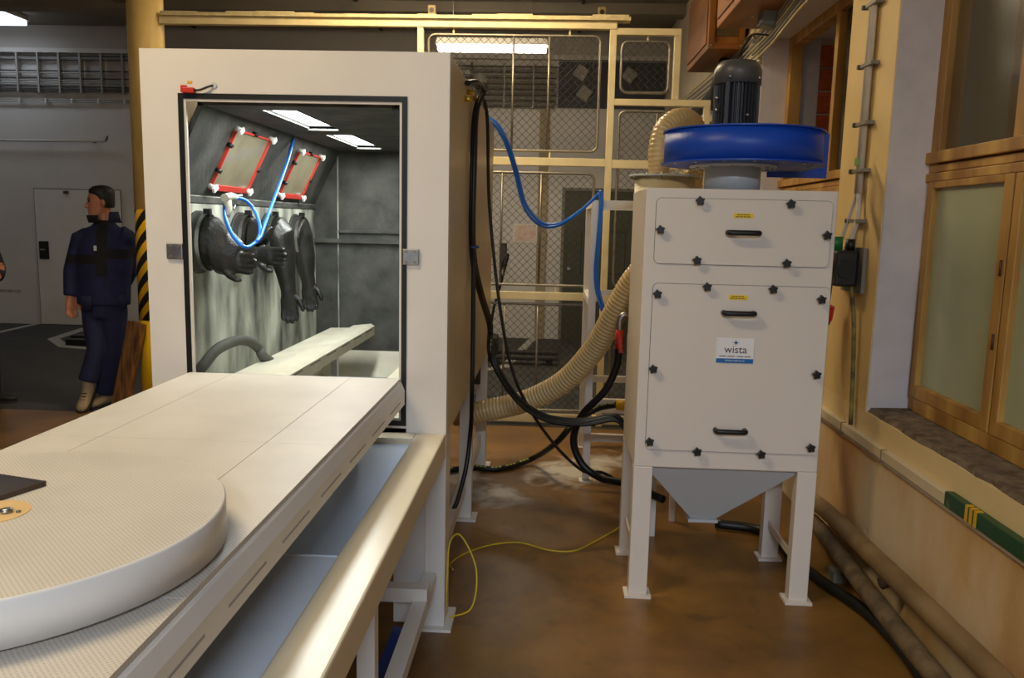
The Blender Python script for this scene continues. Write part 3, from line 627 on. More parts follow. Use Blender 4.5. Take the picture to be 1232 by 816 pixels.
def coll_door(tl, br, knobs, handles, stickers):
    a, b_ = P(*tl), P(*br); cx_, cz, w_, h_ = (a.x+b_.x)/2, (a.z+b_.z)/2, b_.x-a.x, a.z-b_.z
    d = MB().prism(rrect(cx_, cz, w_, h_, .022), 'y', DY0-.006, DY0+.001).build('door', m_coll, dc)
    MB().prism(rrect(cx_, cz, w_+.0036, h_+.0036, .024), 'y', DY0-.0035, DY0+.001).build('door_gap', M('gap_grey', (84, 80, 78), .6), d)
    for u, v in knobs:
        p = P(u, v); k = MB(); k.prism(star(p.x, p.z), 'y', DY0-.034, DY0-.016); k.cyl((p.x, DY0-.018, p.z), (p.x, DY0-.004, p.z), .010, n=10); k.build('star_knob', m_plastic, d, .002)
    for u, v in handles:
        p = P(u, v); y = DY0-.006
        MB().tube(catmull([(p.x-.062, y, p.z), (p.x-.062, y-.022, p.z), (p.x-.052, y-.034, p.z), (p.x, y-.036, p.z), (p.x+.052, y-.034, p.z), (p.x+.062, y-.022, p.z), (p.x+.062, y, p.z)], 5), .0115, 10).build('handle', m_plastic, d)
    for u, v in stickers:
        p = P(u, v); st = box('warning_sticker', M('sticker_yellow', (240, 204, 20), .5), (p.x-.039, DY0-.0075, p.z-.010), (p.x+.039, DY0-.005, p.z+.010), d)
        for dz, ww in ((.004, .026), (-.004, .031)):
            for k in range(4): box('print', M('sticker_print', (120, 90, 10), .6), (p.x-ww+k*ww/2, DY0-.0079, p.z+dz-.002), (p.x-ww+k*ww/2+ww*.42, DY0-.0074, p.z+dz+.002), st)
    return d
coll_door((790.5, 238), (996.5, 322), [(841.6, 241.9), (950.4, 245.7), (793.9, 276.6), (993.7, 283.4), (837.8, 313.3), (945.3, 317)], [(893.8, 280.3)], [(894.5, 259.7)])
d2 = coll_door((786, 341), (984, 548), [(790.5, 353.5), (850, 345), (929, 348), (987, 360.3), (785.3, 443.4), (981, 450.3), (781, 530.6), (838, 542.4), (914.6, 545.7), (974, 538)], [(888.3, 376.5), (878, 517.7)], [(888, 358)])
a, b_ = P(863, 407), P(906, 437); sx, sz = (a.x+b_.x)/2-.001, (a.z+b_.z)/2
sg = box('name_plate', M('sign_white', (236, 234, 236), .4), (sx-.078, DY0-.009, sz-.053), (sx+.078, DY0-.005, sz+.053), d2)
box('blue_band', M('sign_blue', (22, 104, 176), .4), (sx-.078, DY0-.0096, sz-.053), (sx+.078, DY0-.0085, sz-.034), sg)
mk = M('sign_ink', (60, 60, 66), .5); mb_ = M('sign_logo_blue', (40, 110, 170), .5)
text_mesh('lettering', 'wista', .046, (sx+.002, DY0-.0095, sz+.004), mk, sg)
text_mesh('lettering', 'WWW.WISTA.CZ', .0105, (sx, DY0-.0101, sz-.0435), M('sign_pale', (210, 226, 240), .5), sg)
for x0, ws in ((sx-.066, (.030, .033)), (sx+.008, (.028, .027))):
    x = x0
    for ww in ws:
        box('small_print', M('sign_small_ink', (110, 110, 116), .5), (x, DY0-.0094, sz-.0265), (x+ww, DY0-.0088, sz-.0225), sg); x += ww+.004
lg = MB()
for k in range(8):
    an = PI/4*k; L = .017 if k % 2 == 0 else .011
    lg.add([(sx+.002+L*math.cos(an), DY0-.0095, sz+.034+L*math.sin(an)), (sx+.002+.003*math.cos(an+.7), DY0-.0095, sz+.034+.003*math.sin(an+.7)), (sx+.002+.0012*math.cos(an+PI), DY0-.0095, sz+.034), (sx+.002+.003*math.cos(an-.7), DY0-.0095, sz+.034+.003*math.sin(an-.7))], [(0,1,2,3)])
lg.build('star_logo', mb_, sg)
# fan
FC = (.80, 3.75)
VC = (.822, 3.76)
def volute(grow=0):
    out = [(VC[0]+.36+grow, 4.12)]
    for k in range(0, 53):
        th = -2*PI*k/64; r = .36-.055*k/52+grow
        out.append((VC[0]+r*math.cos(th), VC[1]+r*math.sin(th)))
    out += [(VC[0]+.16, 4.075+grow), (VC[0]+.20, 4.12)]
    return out
fan = MB().prism(volute(), 'z', 1.922, 2.055, smooth=True).build('fan_casing', m_blue, dc)
MB().prism(volute(.012), 'z', 1.916, 1.922).build('casing_rim', m_blue, fan); MB().prism(volute(.008), 'z', 2.055, 2.061).build('casing_rim', m_blue, fan)
fl = MB(); fx0, fx1 = at(923, 208, y=4.12).x, at(996, 190, y=4.12).x; fz0, fz1 = at(960, 214, y=4.12).z, at(990, 161, y=4.12).z
fl.box(fx0, 4.12, fz0, fx1, 4.13, fz0+.05); fl.box(fx1-.05, 4.12, fz0+.05, fx1, 4.13, fz1); fl.box(fx0, 4.12, fz0+.05, fx0+.03, 4.13, fz1); fl.box(fx0+.03, 4.12, fz1-.02, fx1-.05, 4.13, fz1)
fl.build('outlet_flange', m_blue, fan)
for k in range(5): MB().cyl((fx1-.028, 4.113, 1.93+.035*k), (fx1-.028, 4.12, 1.93+.035*k), .007, n=8).build('flange_bolt', m_blue, fan)
for k in range(16):
    an = 2*PI*k/16; MB().ball((VC[0]+.315*math.cos(an), VC[1]+.315*math.sin(an), 1.915), (.009, .009, .006), 8).build('casing_bolt', m_steel, fan)
st = MB().lathe([(.122, DZT-.001), (.122, 1.905)], (*FC, 0), 36).build('inlet_collar', m_grey, dc)
MB().lathe([(.19, 1.905), (.19, 1.917)], (*FC, 0), 40).build('collar_flange', m_grey, st)
for k in range(12):
    an = 2*PI*(k+.5)/12; MB().ball((FC[0]+.17*math.cos(an), FC[1]+.17*math.sin(an), 1.902), (.008, .008, .006), 8).build('collar_bolt', m_steel, st)
# motor with cooling fins
m_motor = M('motor_grey', (52, 54, 60), .45, var=.1); m_cover = M('motor_cover_grey', (84, 82, 82), .4)
MC = (.80, 3.76); fins = []
for k in range(144):
    a = 2*PI*k/144; r = .099 if k % 4 < 2 else .084; fins.append((MC[0]+r*math.cos(a), MC[1]+r*math.sin(a)))
mo = MB().prism(fins, 'z', 2.075, 2.265).build('motor_body', m_motor, dc)
MB().lathe([(.105, 2.061), (.105, 2.08)], (*MC, 0), 32).build('motor_flange', m_motor, mo)
MB().lathe([(.103, 2.263), (.103, 2.325), (.094, 2.342), (.078, 2.362), (.0, 2.365)], (*MC, 0), 36).build('fan_cover', m_cover, mo)
box('terminal_box', m_motor, (MC[0]-.03, MC[1]+.09, 2.15), (MC[0]+.07, MC[1]+.15, 2.24), mo, .006)
box('fin_plate', m_motor, (MC[0]-.066, MC[1]-.096, 2.08), (MC[0]-.052, MC[1]-.07, 2.265), mo)
for dx, dy, z in ((-.05, -.092, 2.285), (.08, -.068, 2.285), (-.092, -.05, 2.2), (-.092, -.05, 2.15), (.03, -.10, 2.125)):
    MB().ball((MC[0]+dx, MC[1]+dy, z), .008, 8).build('bolt', m_steel, mo)
for i, (dx, tx, ty) in enumerate(((-.02, 1.30, 6.0), (.01, 1.36, 5.9), (.0, 1.42, 5.8))):   # motor leads going up to the wall cables
    hose('motor_cable', m_black, [(MC[0]+dx, MC[1]+.13, 2.24), (MC[0]+dx+.01, MC[1]+.2, 2.38), (1.0, 4.6, 2.6), (1.2, 5.3, 2.82), (tx, ty, 2.93)], .006, parent=dc)

# ------------------------------------------------------------------ cyclone, rack and corrugated ducts
cyc = thing('cyclone_separator', (.585, 4.37, 0), 'cream cylindrical separator standing behind the dust collector', 'cyclone')
CC = (.585, 4.37)
MB().lathe([(.155, .75), (.155, 1.895)], (*CC, 0), 40).build('cylinder', M('cyclone_cream', (224, 208, 168), .4), cyc)
MB().lathe([(.05, .32), (.155, .75)], (*CC, 0), 40).build('cone', MATS['cyclone_cream'], cyc)
cf = MB().lathe([(.185, 1.893), (.185, 1.903)], (*CC, 0), 40).build('top_flange', m_grey, cyc)
for k in range(14):
    an = 2*PI*k/14; MB().cyl((CC[0]+.172*math.cos(an), CC[1]+.172*math.sin(an), 1.883), (CC[0]+.172*math.cos(an), CC[1]+.172*math.sin(an), 1.909), .006, n=6).build('flange_bolt', m_steel, cf)
for an in (.5, 2.6, 4.7): 
    MB().bar((CC[0]+.14*math.cos(an), CC[1]+.14*math.sin(an), .9), (CC[0]+.16*math.cos(an), CC[1]+.16*math.sin(an), 0), .03, .03).build('leg', m_frame, cyc)
def duct(name, pts, r, label, pitch=.022, cat='duct', mat=None):
    p = catmull(pts, 40); L = [0]
    for i in range(1, len(p)): L.append(L[-1]+(p[i]-p[i-1]).length)
    n = int(L[-1]/(pitch/4)); q = []; rs = []; j = 0
    for i in range(n+1):
        s = L[-1]*i/n
        while j < len(L)-2 and L[j+1] < s: j += 1
        t = (s-L[j])/max(1e-9, L[j+1]-L[j]); q.append(p[j].lerp(p[j+1], t)); rs.append(r*(1+.045*math.cos(2*PI*s/pitch)))
    return MB().tube(q, rs, 18).build(name, mat or m_duct, label=label, cat=cat)
Q = lambda u, v, y: at(u, v, y=y)
duct('corrugated_duct', [Q(793, 206, 4.37)+Vector((0, 0, -.01)), Q(793, 180, 4.37), Q(800, 155, 4.40), Q(818, 143, 4.46), Q(835, 152, 4.56), Q(838, 185, 4.62), Q(833, 225, 4.62), Q(835, 300, 4.6), Vector((.78, 4.3, 1.1)), Vector((.80, 4.06, 1.05))], .055,
     'beige corrugated duct arching over the separator behind the blue fan')
duct('corrugated_duct', [(-.66, 4.86, .55), Q(552, 500, 4.84), Q(585, 494, 4.82), Q(635, 482, 4.78), Q(680, 458, 4.7), Q(715, 420, 4.6), Q(738, 380, 4.5), Q(757, 345, 4.44), Q(772, 325, 4.40), Vector((.54, 4.37, 1.50))], .066,
     'long beige corrugated duct sweeping from under the cabinet to the separator')
rk = thing('pipe_rack', (.6, 5.5, 0), 'tall white steel rack frame behind the dust collector', 'rack')
RX0, RX1, RY0, RY1, RZT = .245, .98, 5.08, 5.93, 1.79
for x in (RX0, RX1-.045):
    for y in (RY0, RY1-.045):
        l = box('post', m_frame, (x, y, .01), (x+.045, y+.045, RZT), rk, .002); box('foot_plate', m_frame, (x-.02, y-.02, 0), (x+.065, y+.065, .01), l)
for z in (RZT-.045, 1.13, .50, .27):
    for y in (RY0, RY1-.045): 
        if not (z == 1.13 and y == RY0): box('cross_bar', m_frame, (RX0+.045, y, z), (RX1-.045, y+.045, z+.045), rk)
    for x in (RX0, RX1-.045):
        if z > 1: box('side_bar', m_frame, (x, RY0+.045, z), (x+.045, RY1-.045, z+.045), rk)
pv = MB().lathe([(.02, .34), (.14, .50), (.17, .62), (.17, 1.2), (.14, 1.32), (.03, 1.36)], (.745, 5.5, 0), 32).build('pressure_pot', m_frame, rk)
# ball valve on the separator
V = Q(745, 408, 4.36)
vl = thing('ball_valve', V, 'steel pipe elbow with red ball valve beside the collector', 'valve')
MB().tube(catmull([(V.x+.06, CC[1]-.0, V.z+.13), (V.x+.02, V.y, V.z+.13), (V.x, V.y, V.z+.10), (V.x, V.y, V.z+.04)], 6), .018, 12).build('elbow', m_steel, vl)
MB().cyl(V+Vector((0, 0, -.05)), V+Vector((0, 0, .05)), .022, n=12).build('valve_body', m_red, vl)
MB().bar(V+Vector((-.005, -.03, .04)), V+Vector((.01, -.03, -.07)), .02, .012).build('lever', m_red, vl)
MB().cyl(V+Vector((-.03, 0, -.05)), V+Vector((.03, 0, -.05)), .008, n=8).build('clamp_screw', m_steel, vl)
MB().cyl(V+Vector((.045, .0, -.02)), V+Vector((.06, .0, -.02)), .055, n=20).build('gauge', M('gauge_cream', (214, 196, 150), .5), vl)
# hoses and cables between cabinet and collector
XS = CXR+.014
side = lambda u, v: at(u, v, x=XS)
def bundle(name, label, pts, r, cat='cable', mat=None, **k): return hose(name, mat or m_black, pts, r, 8, 10, label=label, cat=cat, **k)
tail = [Q(590, 430, 4.2), Q(618, 478, 4.22), Q(655, 503, 4.25), Q(700, 508, 4.28), Q(738, 503, 4.28), Q(756, 520, 4.26), Vector((.52, 4.16, .62))]
for i, off in enumerate((-.016, 0, .016)):
    o3 = Vector((abs(off)*.7, off, off*.6))
    bundle('power_cable', 'black cable in the bundle hanging down the cabinet side', [p+o3 for p in [side(569, 101), side(573, 106)+Vector((.03, 0, 0)), side(571, 135), side(568, 200), side(567, 300), side(571, 350)+Vector((.02, 0, 0)), side(577, 392)+Vector((.05, 0, 0))]+tail], .0105, group='black cables hanging from the cabinet')
bundle('power_cable', 'thin black cable slanting from the cabinet side to the floor', [side(576, 108), side(579, 140)+Vector((.03, 0, 0)), Q(589, 250, 4.4), Q(603, 380, 4.4), Q(622, 462, 4.42), Q(660, 526, 4.5), Q(700, 566, 4.55), Q(728, 570, 4.6), Vector((.6, 4.75, .02))], .009)
bundle('power_cable', 'black cable running straight down past the cabinet leg', [side(567, 302)+Vector((.012, 0, 0)), side(566, 400)+Vector((.012, 0, 0)), side(565, 470)+Vector((.012, 0, 0)), Q(566, 520, 4.0), Q(558, 575, 3.95), Q(540, 618, 3.9), Vector((-.62, 3.95, .3))], .011)
gl = thing('cable_gland_plate', side(569, 108), 'black cable entry with brass glands high on the cabinet side', 'cable gland')
for k, (u, v) in enumerate(((566, 111), (563, 119), (574, 119))):
    p = side(u, v); MB().cyl(p+Vector((-.014, 0, 0)), p+Vector((.016, 0, 0)), .013, n=10).build('brass_gland', M('brass', (214, 178, 60), .35, .8), gl)
MB().tube(catmull([side(562, 100), side(566, 99)+Vector((.03, 0, 0)), side(573, 108)+Vector((.035, 0, 0)), side(574, 122)], 6), .012, 8).build('cable_boot', m_black, gl)
cl = MB(); p = side(567, 297); cl.tube([p+Vector((0, -.03, 0)), p+Vector((.03, -.02, 0)), p+Vector((.03, .02, 0)), p+Vector((0, .03, 0))], .007, 6); cl.build('cable_tie', M('tie_blue', (60, 70, 130), .5), label='dark blue cable tie holding the cable bundle', cat='cable tie')
bundle('air_hose', 'thick black hose curling from the red valve to the floor', [V+Vector((0, 0, -.05)), Q(742, 440, 4.38), Q(728, 470, 4.4), Q(700, 500, 4.45), Q(690, 530, 4.5), Q(700, 558, 4.5), Q(722, 575, 4.45), Q(752, 582, 4.3), Vector((.62, 4.1, .24))], .021, 'hose')
yh = [(-.9, 5.0, .02), (-.5, 5.25, .02), at(560, 561, z=.02), at(600, 564, z=.02), at(640, 552, z=.05), Q(668, 534, 5.05), Q(692, 508, 5.0), Q(718, 492, 5.0), Q(742, 487, 4.95)]
rh = bundle('printed_hose', 'black hose with yellow printed stripe lying across the floor', yh, .02, 'hose')
pth = catmull([Vector(p) for p in yh], 10)
st_ = MB()
for i in range(0, len(pth)-1):
    if (i % 4) < 3:
        a, b_ = pth[i], pth[i+1]; n_ = Vector((0, -.6, .8))*.0195
        st_.bar(a+n_, a+n_+(b_-a)*.7, .009, .004)
st_.build('yellow_print', M('hose_yellow', (200, 204, 40), .5), rh)
yc = thing('yellow_coupling', Q(749, 487, 4.93), 'yellow hose coupling beside the collector', 'coupling')
p = Q(742, 487, 4.95); MB().cyl(p, p+Vector((.07, -.02, 0)), .033, n=14).build('coupling_body', m_yellow, yc); MB().cyl(p+Vector((.07, -.02, 0)), p+Vector((.095, -.027, 0)), .026, n=14).build('coupling_collar', m_yellow, yc)
m_gy = M('yellow_green_wire', (226, 192, 20), .45, rgb2=(190, 176, 26), scale=9)
hose('earth_wire', m_gy, [at(752, 628, z=.06), at(740, 638, z=.012), at(715, 652, z=.01), at(690, 663, z=.01), at(660, 662, z=.01), at(625, 653, z=.01), at(590, 656, z=.01), at(560, 666, z=.01), at(542, 678, z=.02), (-.395, 3.45, .1)], .0036, label='yellow-green earth wire lying across the brown floor', cat='wire')
hose('earth_wire', m_gy, [(-.39, 3.16, .03), (-.385, 3.17, .2), (-.38, 3.2, .33), (-.34, 3.25, .34), (-.27, 3.2, .22), (-.28, 3.14, .08), (-.37, 3.13, .035)], .0036, label='coiled loop of yellow-green earth wire at the cabinet foot', cat='wire')
bh = [Q(582, 143, 5.3), Q(596, 152, 5.3), Q(609, 175, 5.28), Q(620, 210, 5.25), Q(630, 248, 5.22), Q(648, 270, 5.2), Q(670, 272, 5.15), Q(695, 257, 5.1), Q(714, 240, 5.08), Q(721, 234, 5.06), Q(722, 250, 5.05), Q(719, 290, 5.05), Q(716, 330, 5.06), Q(720, 360, 5.05), Q(730, 385, 5.0), Q(744, 398, 4.9)]
for i, o3 in enumerate((Vector((0, 0, 0)), Vector((.012, .0, .016)))):
    hose('blue_air_hose', m_bluehose, [p+o3 for p in bh], .009, label='blue air hose sagging from the cabinet to the white rack', cat='hose', group='blue air hoses over the aisle')
# blow gun and its hose inside the cabinet
GX = -1.36
G = lambda u, v, x=GX: at(u, v, x=x)
ih = [at(353, 166, x=-1.34), at(347, 190, x=-1.33), at(337, 220, x=-1.31), at(326, 250, x=-1.28), at(317, 275, x=-1.25), at(313, 286, x=-1.24), at(303, 295, x=-1.235), at(294, 297, x=-1.24), at(281, 285, x=-1.30), at(271, 262, x=-1.36), at(270, 245, x=-1.38)]
hose('blow_hose', m_bluehose, ih, .008, label='blue hose hanging from the cabinet ceiling in a loop over the gloves', cat='hose')
hose('blow_hose', m_bluehose, [at(283, 238, x=-1.37), at(293, 240, x=-1.36), at(304, 250, x=-1.34), at(311, 265, x=-1.30), at(313, 280, x=-1.26), at(309, 291, x=-1.23)], .008, label='blue hose curving from the blow gun to the loop', cat='hose')
gun = thing('blow_gun', G(274, 255), 'white blow gun hung on the cabinet wall above the gloves', 'blow gun')
m_gun = M('gun_grey_white', (206, 204, 184), .4)
MB().tube([G(273, 241), G(275, 250), G(273, 260)], [.018, .015, .014], 10).build('grip', m_gun, gun)
MB().tube([G(270, 238), G(278, 236), G(284, 237)], [.017, .016, .012], 10).build('gun_body', m_gun, gun)
MB().tube([G(284, 236), G(291, 235)], [.006, .004], 8).build('nozzle', m_gun, gun)
MB().tube(catmull([G(281, 239), G(283, 246), G(281, 252)], 4), .004, 6).build('trigger', m_steel, gun)
hose('blast_hose', M('grey_blast_hose', (92, 92, 84), .7, var=.3), [at(238, 448, x=-1.44), at(246, 438, x=-1.42), at(262, 420, x=-1.40), at(285, 410, x=-1.40), at(300, 411, x=-1.38), at(312, 420, x=-1.36), at(318, 430, x=-1.34), (-1.33, 4.0, .88)], .024, 10, label='grey hose arching along the inner cabinet wall', cat='hose')

# ------------------------------------------------------------------ mesh fence
FY = 6.57
fe = thing('mesh_fence', (0, FY, 0), 'cream steel fence frame with wire mesh panels behind the machines', 'fence')
def rail(name, x0, z0, x1, z1, d=.05, mat=m_fence): return box(name, mat, (x0, FY-d/2, z0), (x1, FY+d/2, z1), fe, .003)
rail('top_rail', -3.12, 3.125, .46, 3.185, .06)
lb = MB()
xx = -3.1
while xx < .56:
    w_ = random.uniform(.1, .3); x2 = min(.56, xx+w_); lb.box(xx, FY-.05, 3.186, x2, FY+.06, 3.215+random.uniform(-.006, .012)); xx = x2
lb.build('mortar_ledge', M('rough_mortar', (214, 196, 150), .85, var=.2, scale=20, bump=.5), fe)
rail('post', -1.08, 0, -1.034, 3.125); rail('post', .408, 0, .46, 3.125); rail('post', .902, 2.61, .952, 3.085)
rail('top_rail', .46, 3.085, .952, 3.135); rail('middle_rail', .46, 2.56, 1.20, 2.61); rail('post', 1.152, 0, 1.20, 2.56)
rail('middle_rail', -1.034, 2.09, .408, 2.152); rail('middle_rail', .46, 2.08, 1.152, 2.145)
rail('middle_rail', -1.034, 1.03, .408, 1.092); rail('middle_rail', .46, 1.03, 1.152, 1.092)
rail('bottom_rail', -1.034, .02, .408, .09); rail('bottom_rail', .46, .02, 1.152, .09)
rail('wall_post', 1.40, 0, 1.45, 2.7); rail('middle_rail', 1.20, 2.45, 1.40, 2.50); rail('middle_rail', 1.20, 1.03, 1.40, 1.092)
def mesh_panel(x0, x1, z0, z1, verts=()):
    r = .05; pts = []
    for cx_, cz, a0 in ((x1-r, z1-r, 0), (x0+r, z1-r, 90), (x0+r, z0+r, 180), (x1-r, z0+r, 270)):
        for k in range(5):
            a = math.radians(a0+90*k/4); pts.append((cx_+r*math.cos(a), FY, cz+r*math.sin(a)))
    pts.append(pts[0]); b = MB(); b.tube(pts, .011, 8, False)
    for x in verts: b.tube([(x, FY, z0), (x, FY, z1)], .009, 8)
    p = b.build('panel_frame', m_galv, fe)
    w_ = .031; m_ = MB(); n = int((x1-x0)/w_); k = int((z1-z0)/w_)
    for i in range(n):
        pl = [(x0+(i+((j+i) % 2))*w_, FY+(.004 if j % 2 else -.004), z0+j*w_) for j in range(k+1)]
        m_.tube(pl, .0029, 3, False)
    o = m_.build('wire_mesh', m_mesh, p, kind='stuff'); return p
mesh_panel(-.994, .339, 2.205, 3.075, (-.332, -.054)); mesh_panel(-.994, .325, 1.147, 2.035, (-.40, -.09)); mesh_panel(-.994, .325, .12, .995, (-.36, -.09))
mesh_panel(.505, .872, 2.66, 3.04, ()); mesh_panel(.505, 1.11, 1.15, 2.52, (.80,)); mesh_panel(.505, 1.11, .12, .995, (.80,))
for x, z in ((-.80, 3.075), (.10, 3.075), (.70, 3.04)): rail('hanger_tab', x-.008, z, x+.008, 3.125, .012)
for x, z0, z1 in ((-.03, 2.035, 2.08), (-.03, 2.155, 2.205), (.05, .995, 1.03), (.05, 1.092, 1.147)): rail('hanger_tab', x-.008, z0, x+.008, z1, .012)
for u, v in ((520, 12), (724, 19)):
    p = at(u, v, y=FY); bx_ = box('floodlight', M('aged_brass_box', (120, 100, 56), .6), (p.x-.028, FY-.03, 3.215), (p.x+.028, FY+.03, 3.285), label='small brass-coloured box on the fence ledge '+('above the lit fluorescent lamp' if u < 600 else 'beside the ledge end'), cat='box')
    bx_.name = 'ledge_box'
    MB().cyl((p.x, FY-.032, 3.25), (p.x, FY-.02, 3.25), .018, n=12).build('knockout', m_plastic, bx_)
# plastic sleeve with a printed notice tied to the mesh
p0, p1 = at(617, 269, y=FY-.02), at(646, 292, y=FY-.02)
nt_ = thing('notice_sleeve', (p0.x, FY-.02, p1.z), 'glossy plastic sleeve with red printed notice tied to the mesh', 'notice')
box('paper', M('notice_paper', (176, 150, 138), .25, rgb2=(150, 60, 60), scale=26, lo=.3, hi=.55), (p0.x+.02, FY-.0205, p1.z+.01), (p1.x-.01, FY-.0185, p0.z-.01), nt_)
box('sleeve', GLASS('clear_sleeve', (230, 225, 220), .18, .05), (p0.x, FY-.023, p1.z), (p1.x, FY-.0215, p0.z), nt_)

# ------------------------------------------------------------------ back wall fittings
B = lambda u, v: at(u, v, y=YB-.05)
dr = thing('door_1', (-6.8, YB-.05, 0), 'white flush metal door with black handle plate', 'door', kind='structure')
box('frame_gap', m_plastic, (-7.46, YB-.02, 0), (-6.18, YB+.001, 1.975), dr)
box('leaf', M('door_white', (206, 202, 198), .6, var=.05), (-7.445, YB-.035, .01), (-6.181, YB-.019, 1.965), dr)
box('handle_plate', m_plastic, (-7.41, YB-.05, .96), (-7.27, YB-.034, 1.22), dr)
MB().cyl((-7.35, YB-.10, 1.1), (-7.35, YB-.04, 1.1), .01, n=8).bar((-7.36, YB-.10, 1.1), (-7.29, YB-.10, 1.1), .018, .018).build('handle', m_steel, dr)
box('door_closer', M('closer_brown', (70, 58, 50), .6), (-7.0, YB-.055, 1.905), (-6.93, YB-.034, 1.945), dr)
dd = thing('door_2', (.75, YB-.05, 0), 'dark green-grey metal door behind the mesh fence', 'door', kind='structure')
box('leaf', M('door_green_grey', (66, 66, 54), .55, var=.15), (.18, YB-.03, .0), (1.2, YB-.005, 2.10), dd)
for a, b_ in (((.14, YB-.045, 0), (.18, YB+.001, 2.14)), ((1.2, YB-.045, 0), (1.24, YB+.001, 2.14)), ((.18, YB-.045, 2.10), (1.2, YB+.001, 2.14))): box('door_frame', M('frame_grey', (112, 108, 98), .5), a, b_, dd)
ring_frame('panel_groove', M('groove_dark', (30, 30, 26), .6), .42, 1.05, .95, 1.55, .012, YB-.033, YB-.028, dd)
MB().cyl((.26, YB-.06, 1.02), (.26, YB-.03, 1.02), .025, n=12).build('handle', m_steel, dd)
YW = YB-.024
m_cab = M('cable_grey', (150, 146, 140), .6); m_cabd = M('cable_dark', (64, 60, 58), .6)
ct = thing('cable_tray', (-6.2, YW-.06, 3.3), 'wall cable ladder carrying rows of cables beside the column', 'cable tray')
for z in (3.80, 3.775, 3.75, 3.60, 3.57, 3.50, 3.47, 3.44, 3.41, 3.385, 3.355, 3.33):
    dz = random.uniform(-.006, .006)
    MB().tube([(-9, YW-.06, z), (-7.5, YW-.06, z+dz), (-5.6, YW-.06, z-dz), (-3.2, YW-.06, z+dz), (-1.65, YW-.06, z)], .009, 6).build('cable', m_cabd if random.random() < .55 else m_cab, ct)
for k in range(23):
    x = -8.75+.302*k; MB().box(x-.012, YW-.085, 3.30, x+.012, YW-.0, 3.84).build('rung', m_cab, ct)
cn = thing('conduit_pair', (-6.2, YW-.04, 3.18), 'thin twin conduit clipped to the wall under the cable ladder', 'conduit')
for z in (3.215, 3.185): MB().tube([(-9, YW-.03, z), (-7.8, YW-.03, z-.012), (-6.5, YW-.03, z), (-1.6, YW-.03, z)], .008, 6).build('conduit', m_cab, cn)
for k in range(18):
    x = -8.7+.38*k; box('clip', m_wallb, (x-.014, YW-.045, 3.165), (x+.014, YW, 3.235), cn)
pp = thing('wall_pipe', (-7.2, YW-.06, 2.64), 'thin white pipe ending in an elbow above the white door', 'pipe')
MB().tube([(-9, YW-.07, 2.62), (-6.32, YW-.07, 2.65)], .016, 8).build('pipe', m_wallb, pp)
MB().tube(catmull([(-6.32, YW-.07, 2.65), (-6.30, YW-.07, 2.68), (-6.30, YW-.06, 2.72)], 4), .012, 8).build('elbow', m_cabd, pp)
for x in (-8.2, -7.2, -6.5): box('pipe_bracket', m_cabd, (x-.008, YW-.07, 2.625), (x+.008, YW, 2.645), pp)
cr = thing('cable_run', (-.6, YW-.05, 3.2), 'dense run of parallel conduits across the wall behind the mesh', 'cable run')
for i in range(15):
    z = 3.22+.038*i
    if i % 3 == 0: pl = catmull([(-1.02-.012*i, YW-.04, .4), (-1.02-.012*i, YW-.04, z-.12), (-1.0-.012*i+.03, YW-.04, z-.03), (-.9-.012*i, YW-.04, z), (.0, YW-.04, z)], 5)
    else: pl = [(-1.6, YW-.04, z), (.02, YW-.04, z)]
    MB().tube(pl, .010, 6).build('conduit', m_cab if i % 2 else m_cabd, cr)
for x in (-1.3, -.7, -.3): box('clip_bar', m_cab, (x-.012, YW-.055, 3.2), (x+.012, YW, 3.8), cr)
for u, v, g in ((578, 98, 'left of the conduits'), (699, 88, 'on the dark louvre'), (703, 113, 'below the dark louvre edge'), (757, 91, 'above the brown door')):
    p = B(u, v); jb = thing('junction_box', (p.x, YB-.05, p.z), {578: 'pale junction box beside the bent conduits', 699: 'upper small junction box on the dark louvre', 703: 'larger pale junction box low on the dark louvre', 757: 'small junction box on the dark louvre right of the fence post'}[u], 'junction box')
    dm_ = lambda r: [(p.x+r*math.cos(PI/2*k+.2), p.z+r*math.sin(PI/2*k+.2)) for k in range(4)]; MB().prism(dm_(.12), 'y', YB-.09, YB-.045).build('box_body', m_cab, jb, .01); MB().prism(dm_(.10), 'y', YB-.096, YB-.09).build('box_lid', m_cab, jb)
mb2 = box('meter_box', m_plastic, (-.72, YB-.06, 1.02), (-.62, YB, 1.35), label='narrow black box on the wall beside the pilaster', cat='box'); box('cover', m_cabd, (-.705, YB-.068, 1.05), (-.635, YB-.06, 1.32), mb2)
# hand pallet truck behind the fence
pj = thing('pallet_truck', (-.3, 9.6, 0), 'black hand pallet truck with upright handle behind the fence', 'pallet truck')
for y in (9.42, 9.80):
    fk = box('fork', M('fork_black', (34, 32, 30), .5), (-.62, y-.08, .06), (.12, y+.08, .10), pj, .01)
    MB().cyl((.02, y-.05, .04), (.02, y+.05, .04), .04, n=14).build('roller', m_plastic, fk)
box('pump_block', M('fork_black', (0,0,0)), (-.74, 9.42, .10), (-.60, 9.80, .30), pj, .01)
MB().cyl((-.70, 9.52, .09), (-.70, 9.70, .09), .09, n=18).build('steer_wheel', m_plastic, pj)
MB().tube(catmull([(-.70, 9.62, .22), (-.66, 9.62, .6), (-.56, 9.62, .98)], 4), .016, 8).build('handle_bar', m_plastic, pj)
MB().tube(catmull([(-.56, 9.62, .98), (-.58, 9.56, 1.08), (-.53, 9.56, 1.24), (-.51, 9.62, 1.27), (-.50, 9.68, 1.24), (-.54, 9.68, 1.08), (-.56, 9.62, .98)], 4), .013, 8).build('handle_grip', m_plastic, pj)
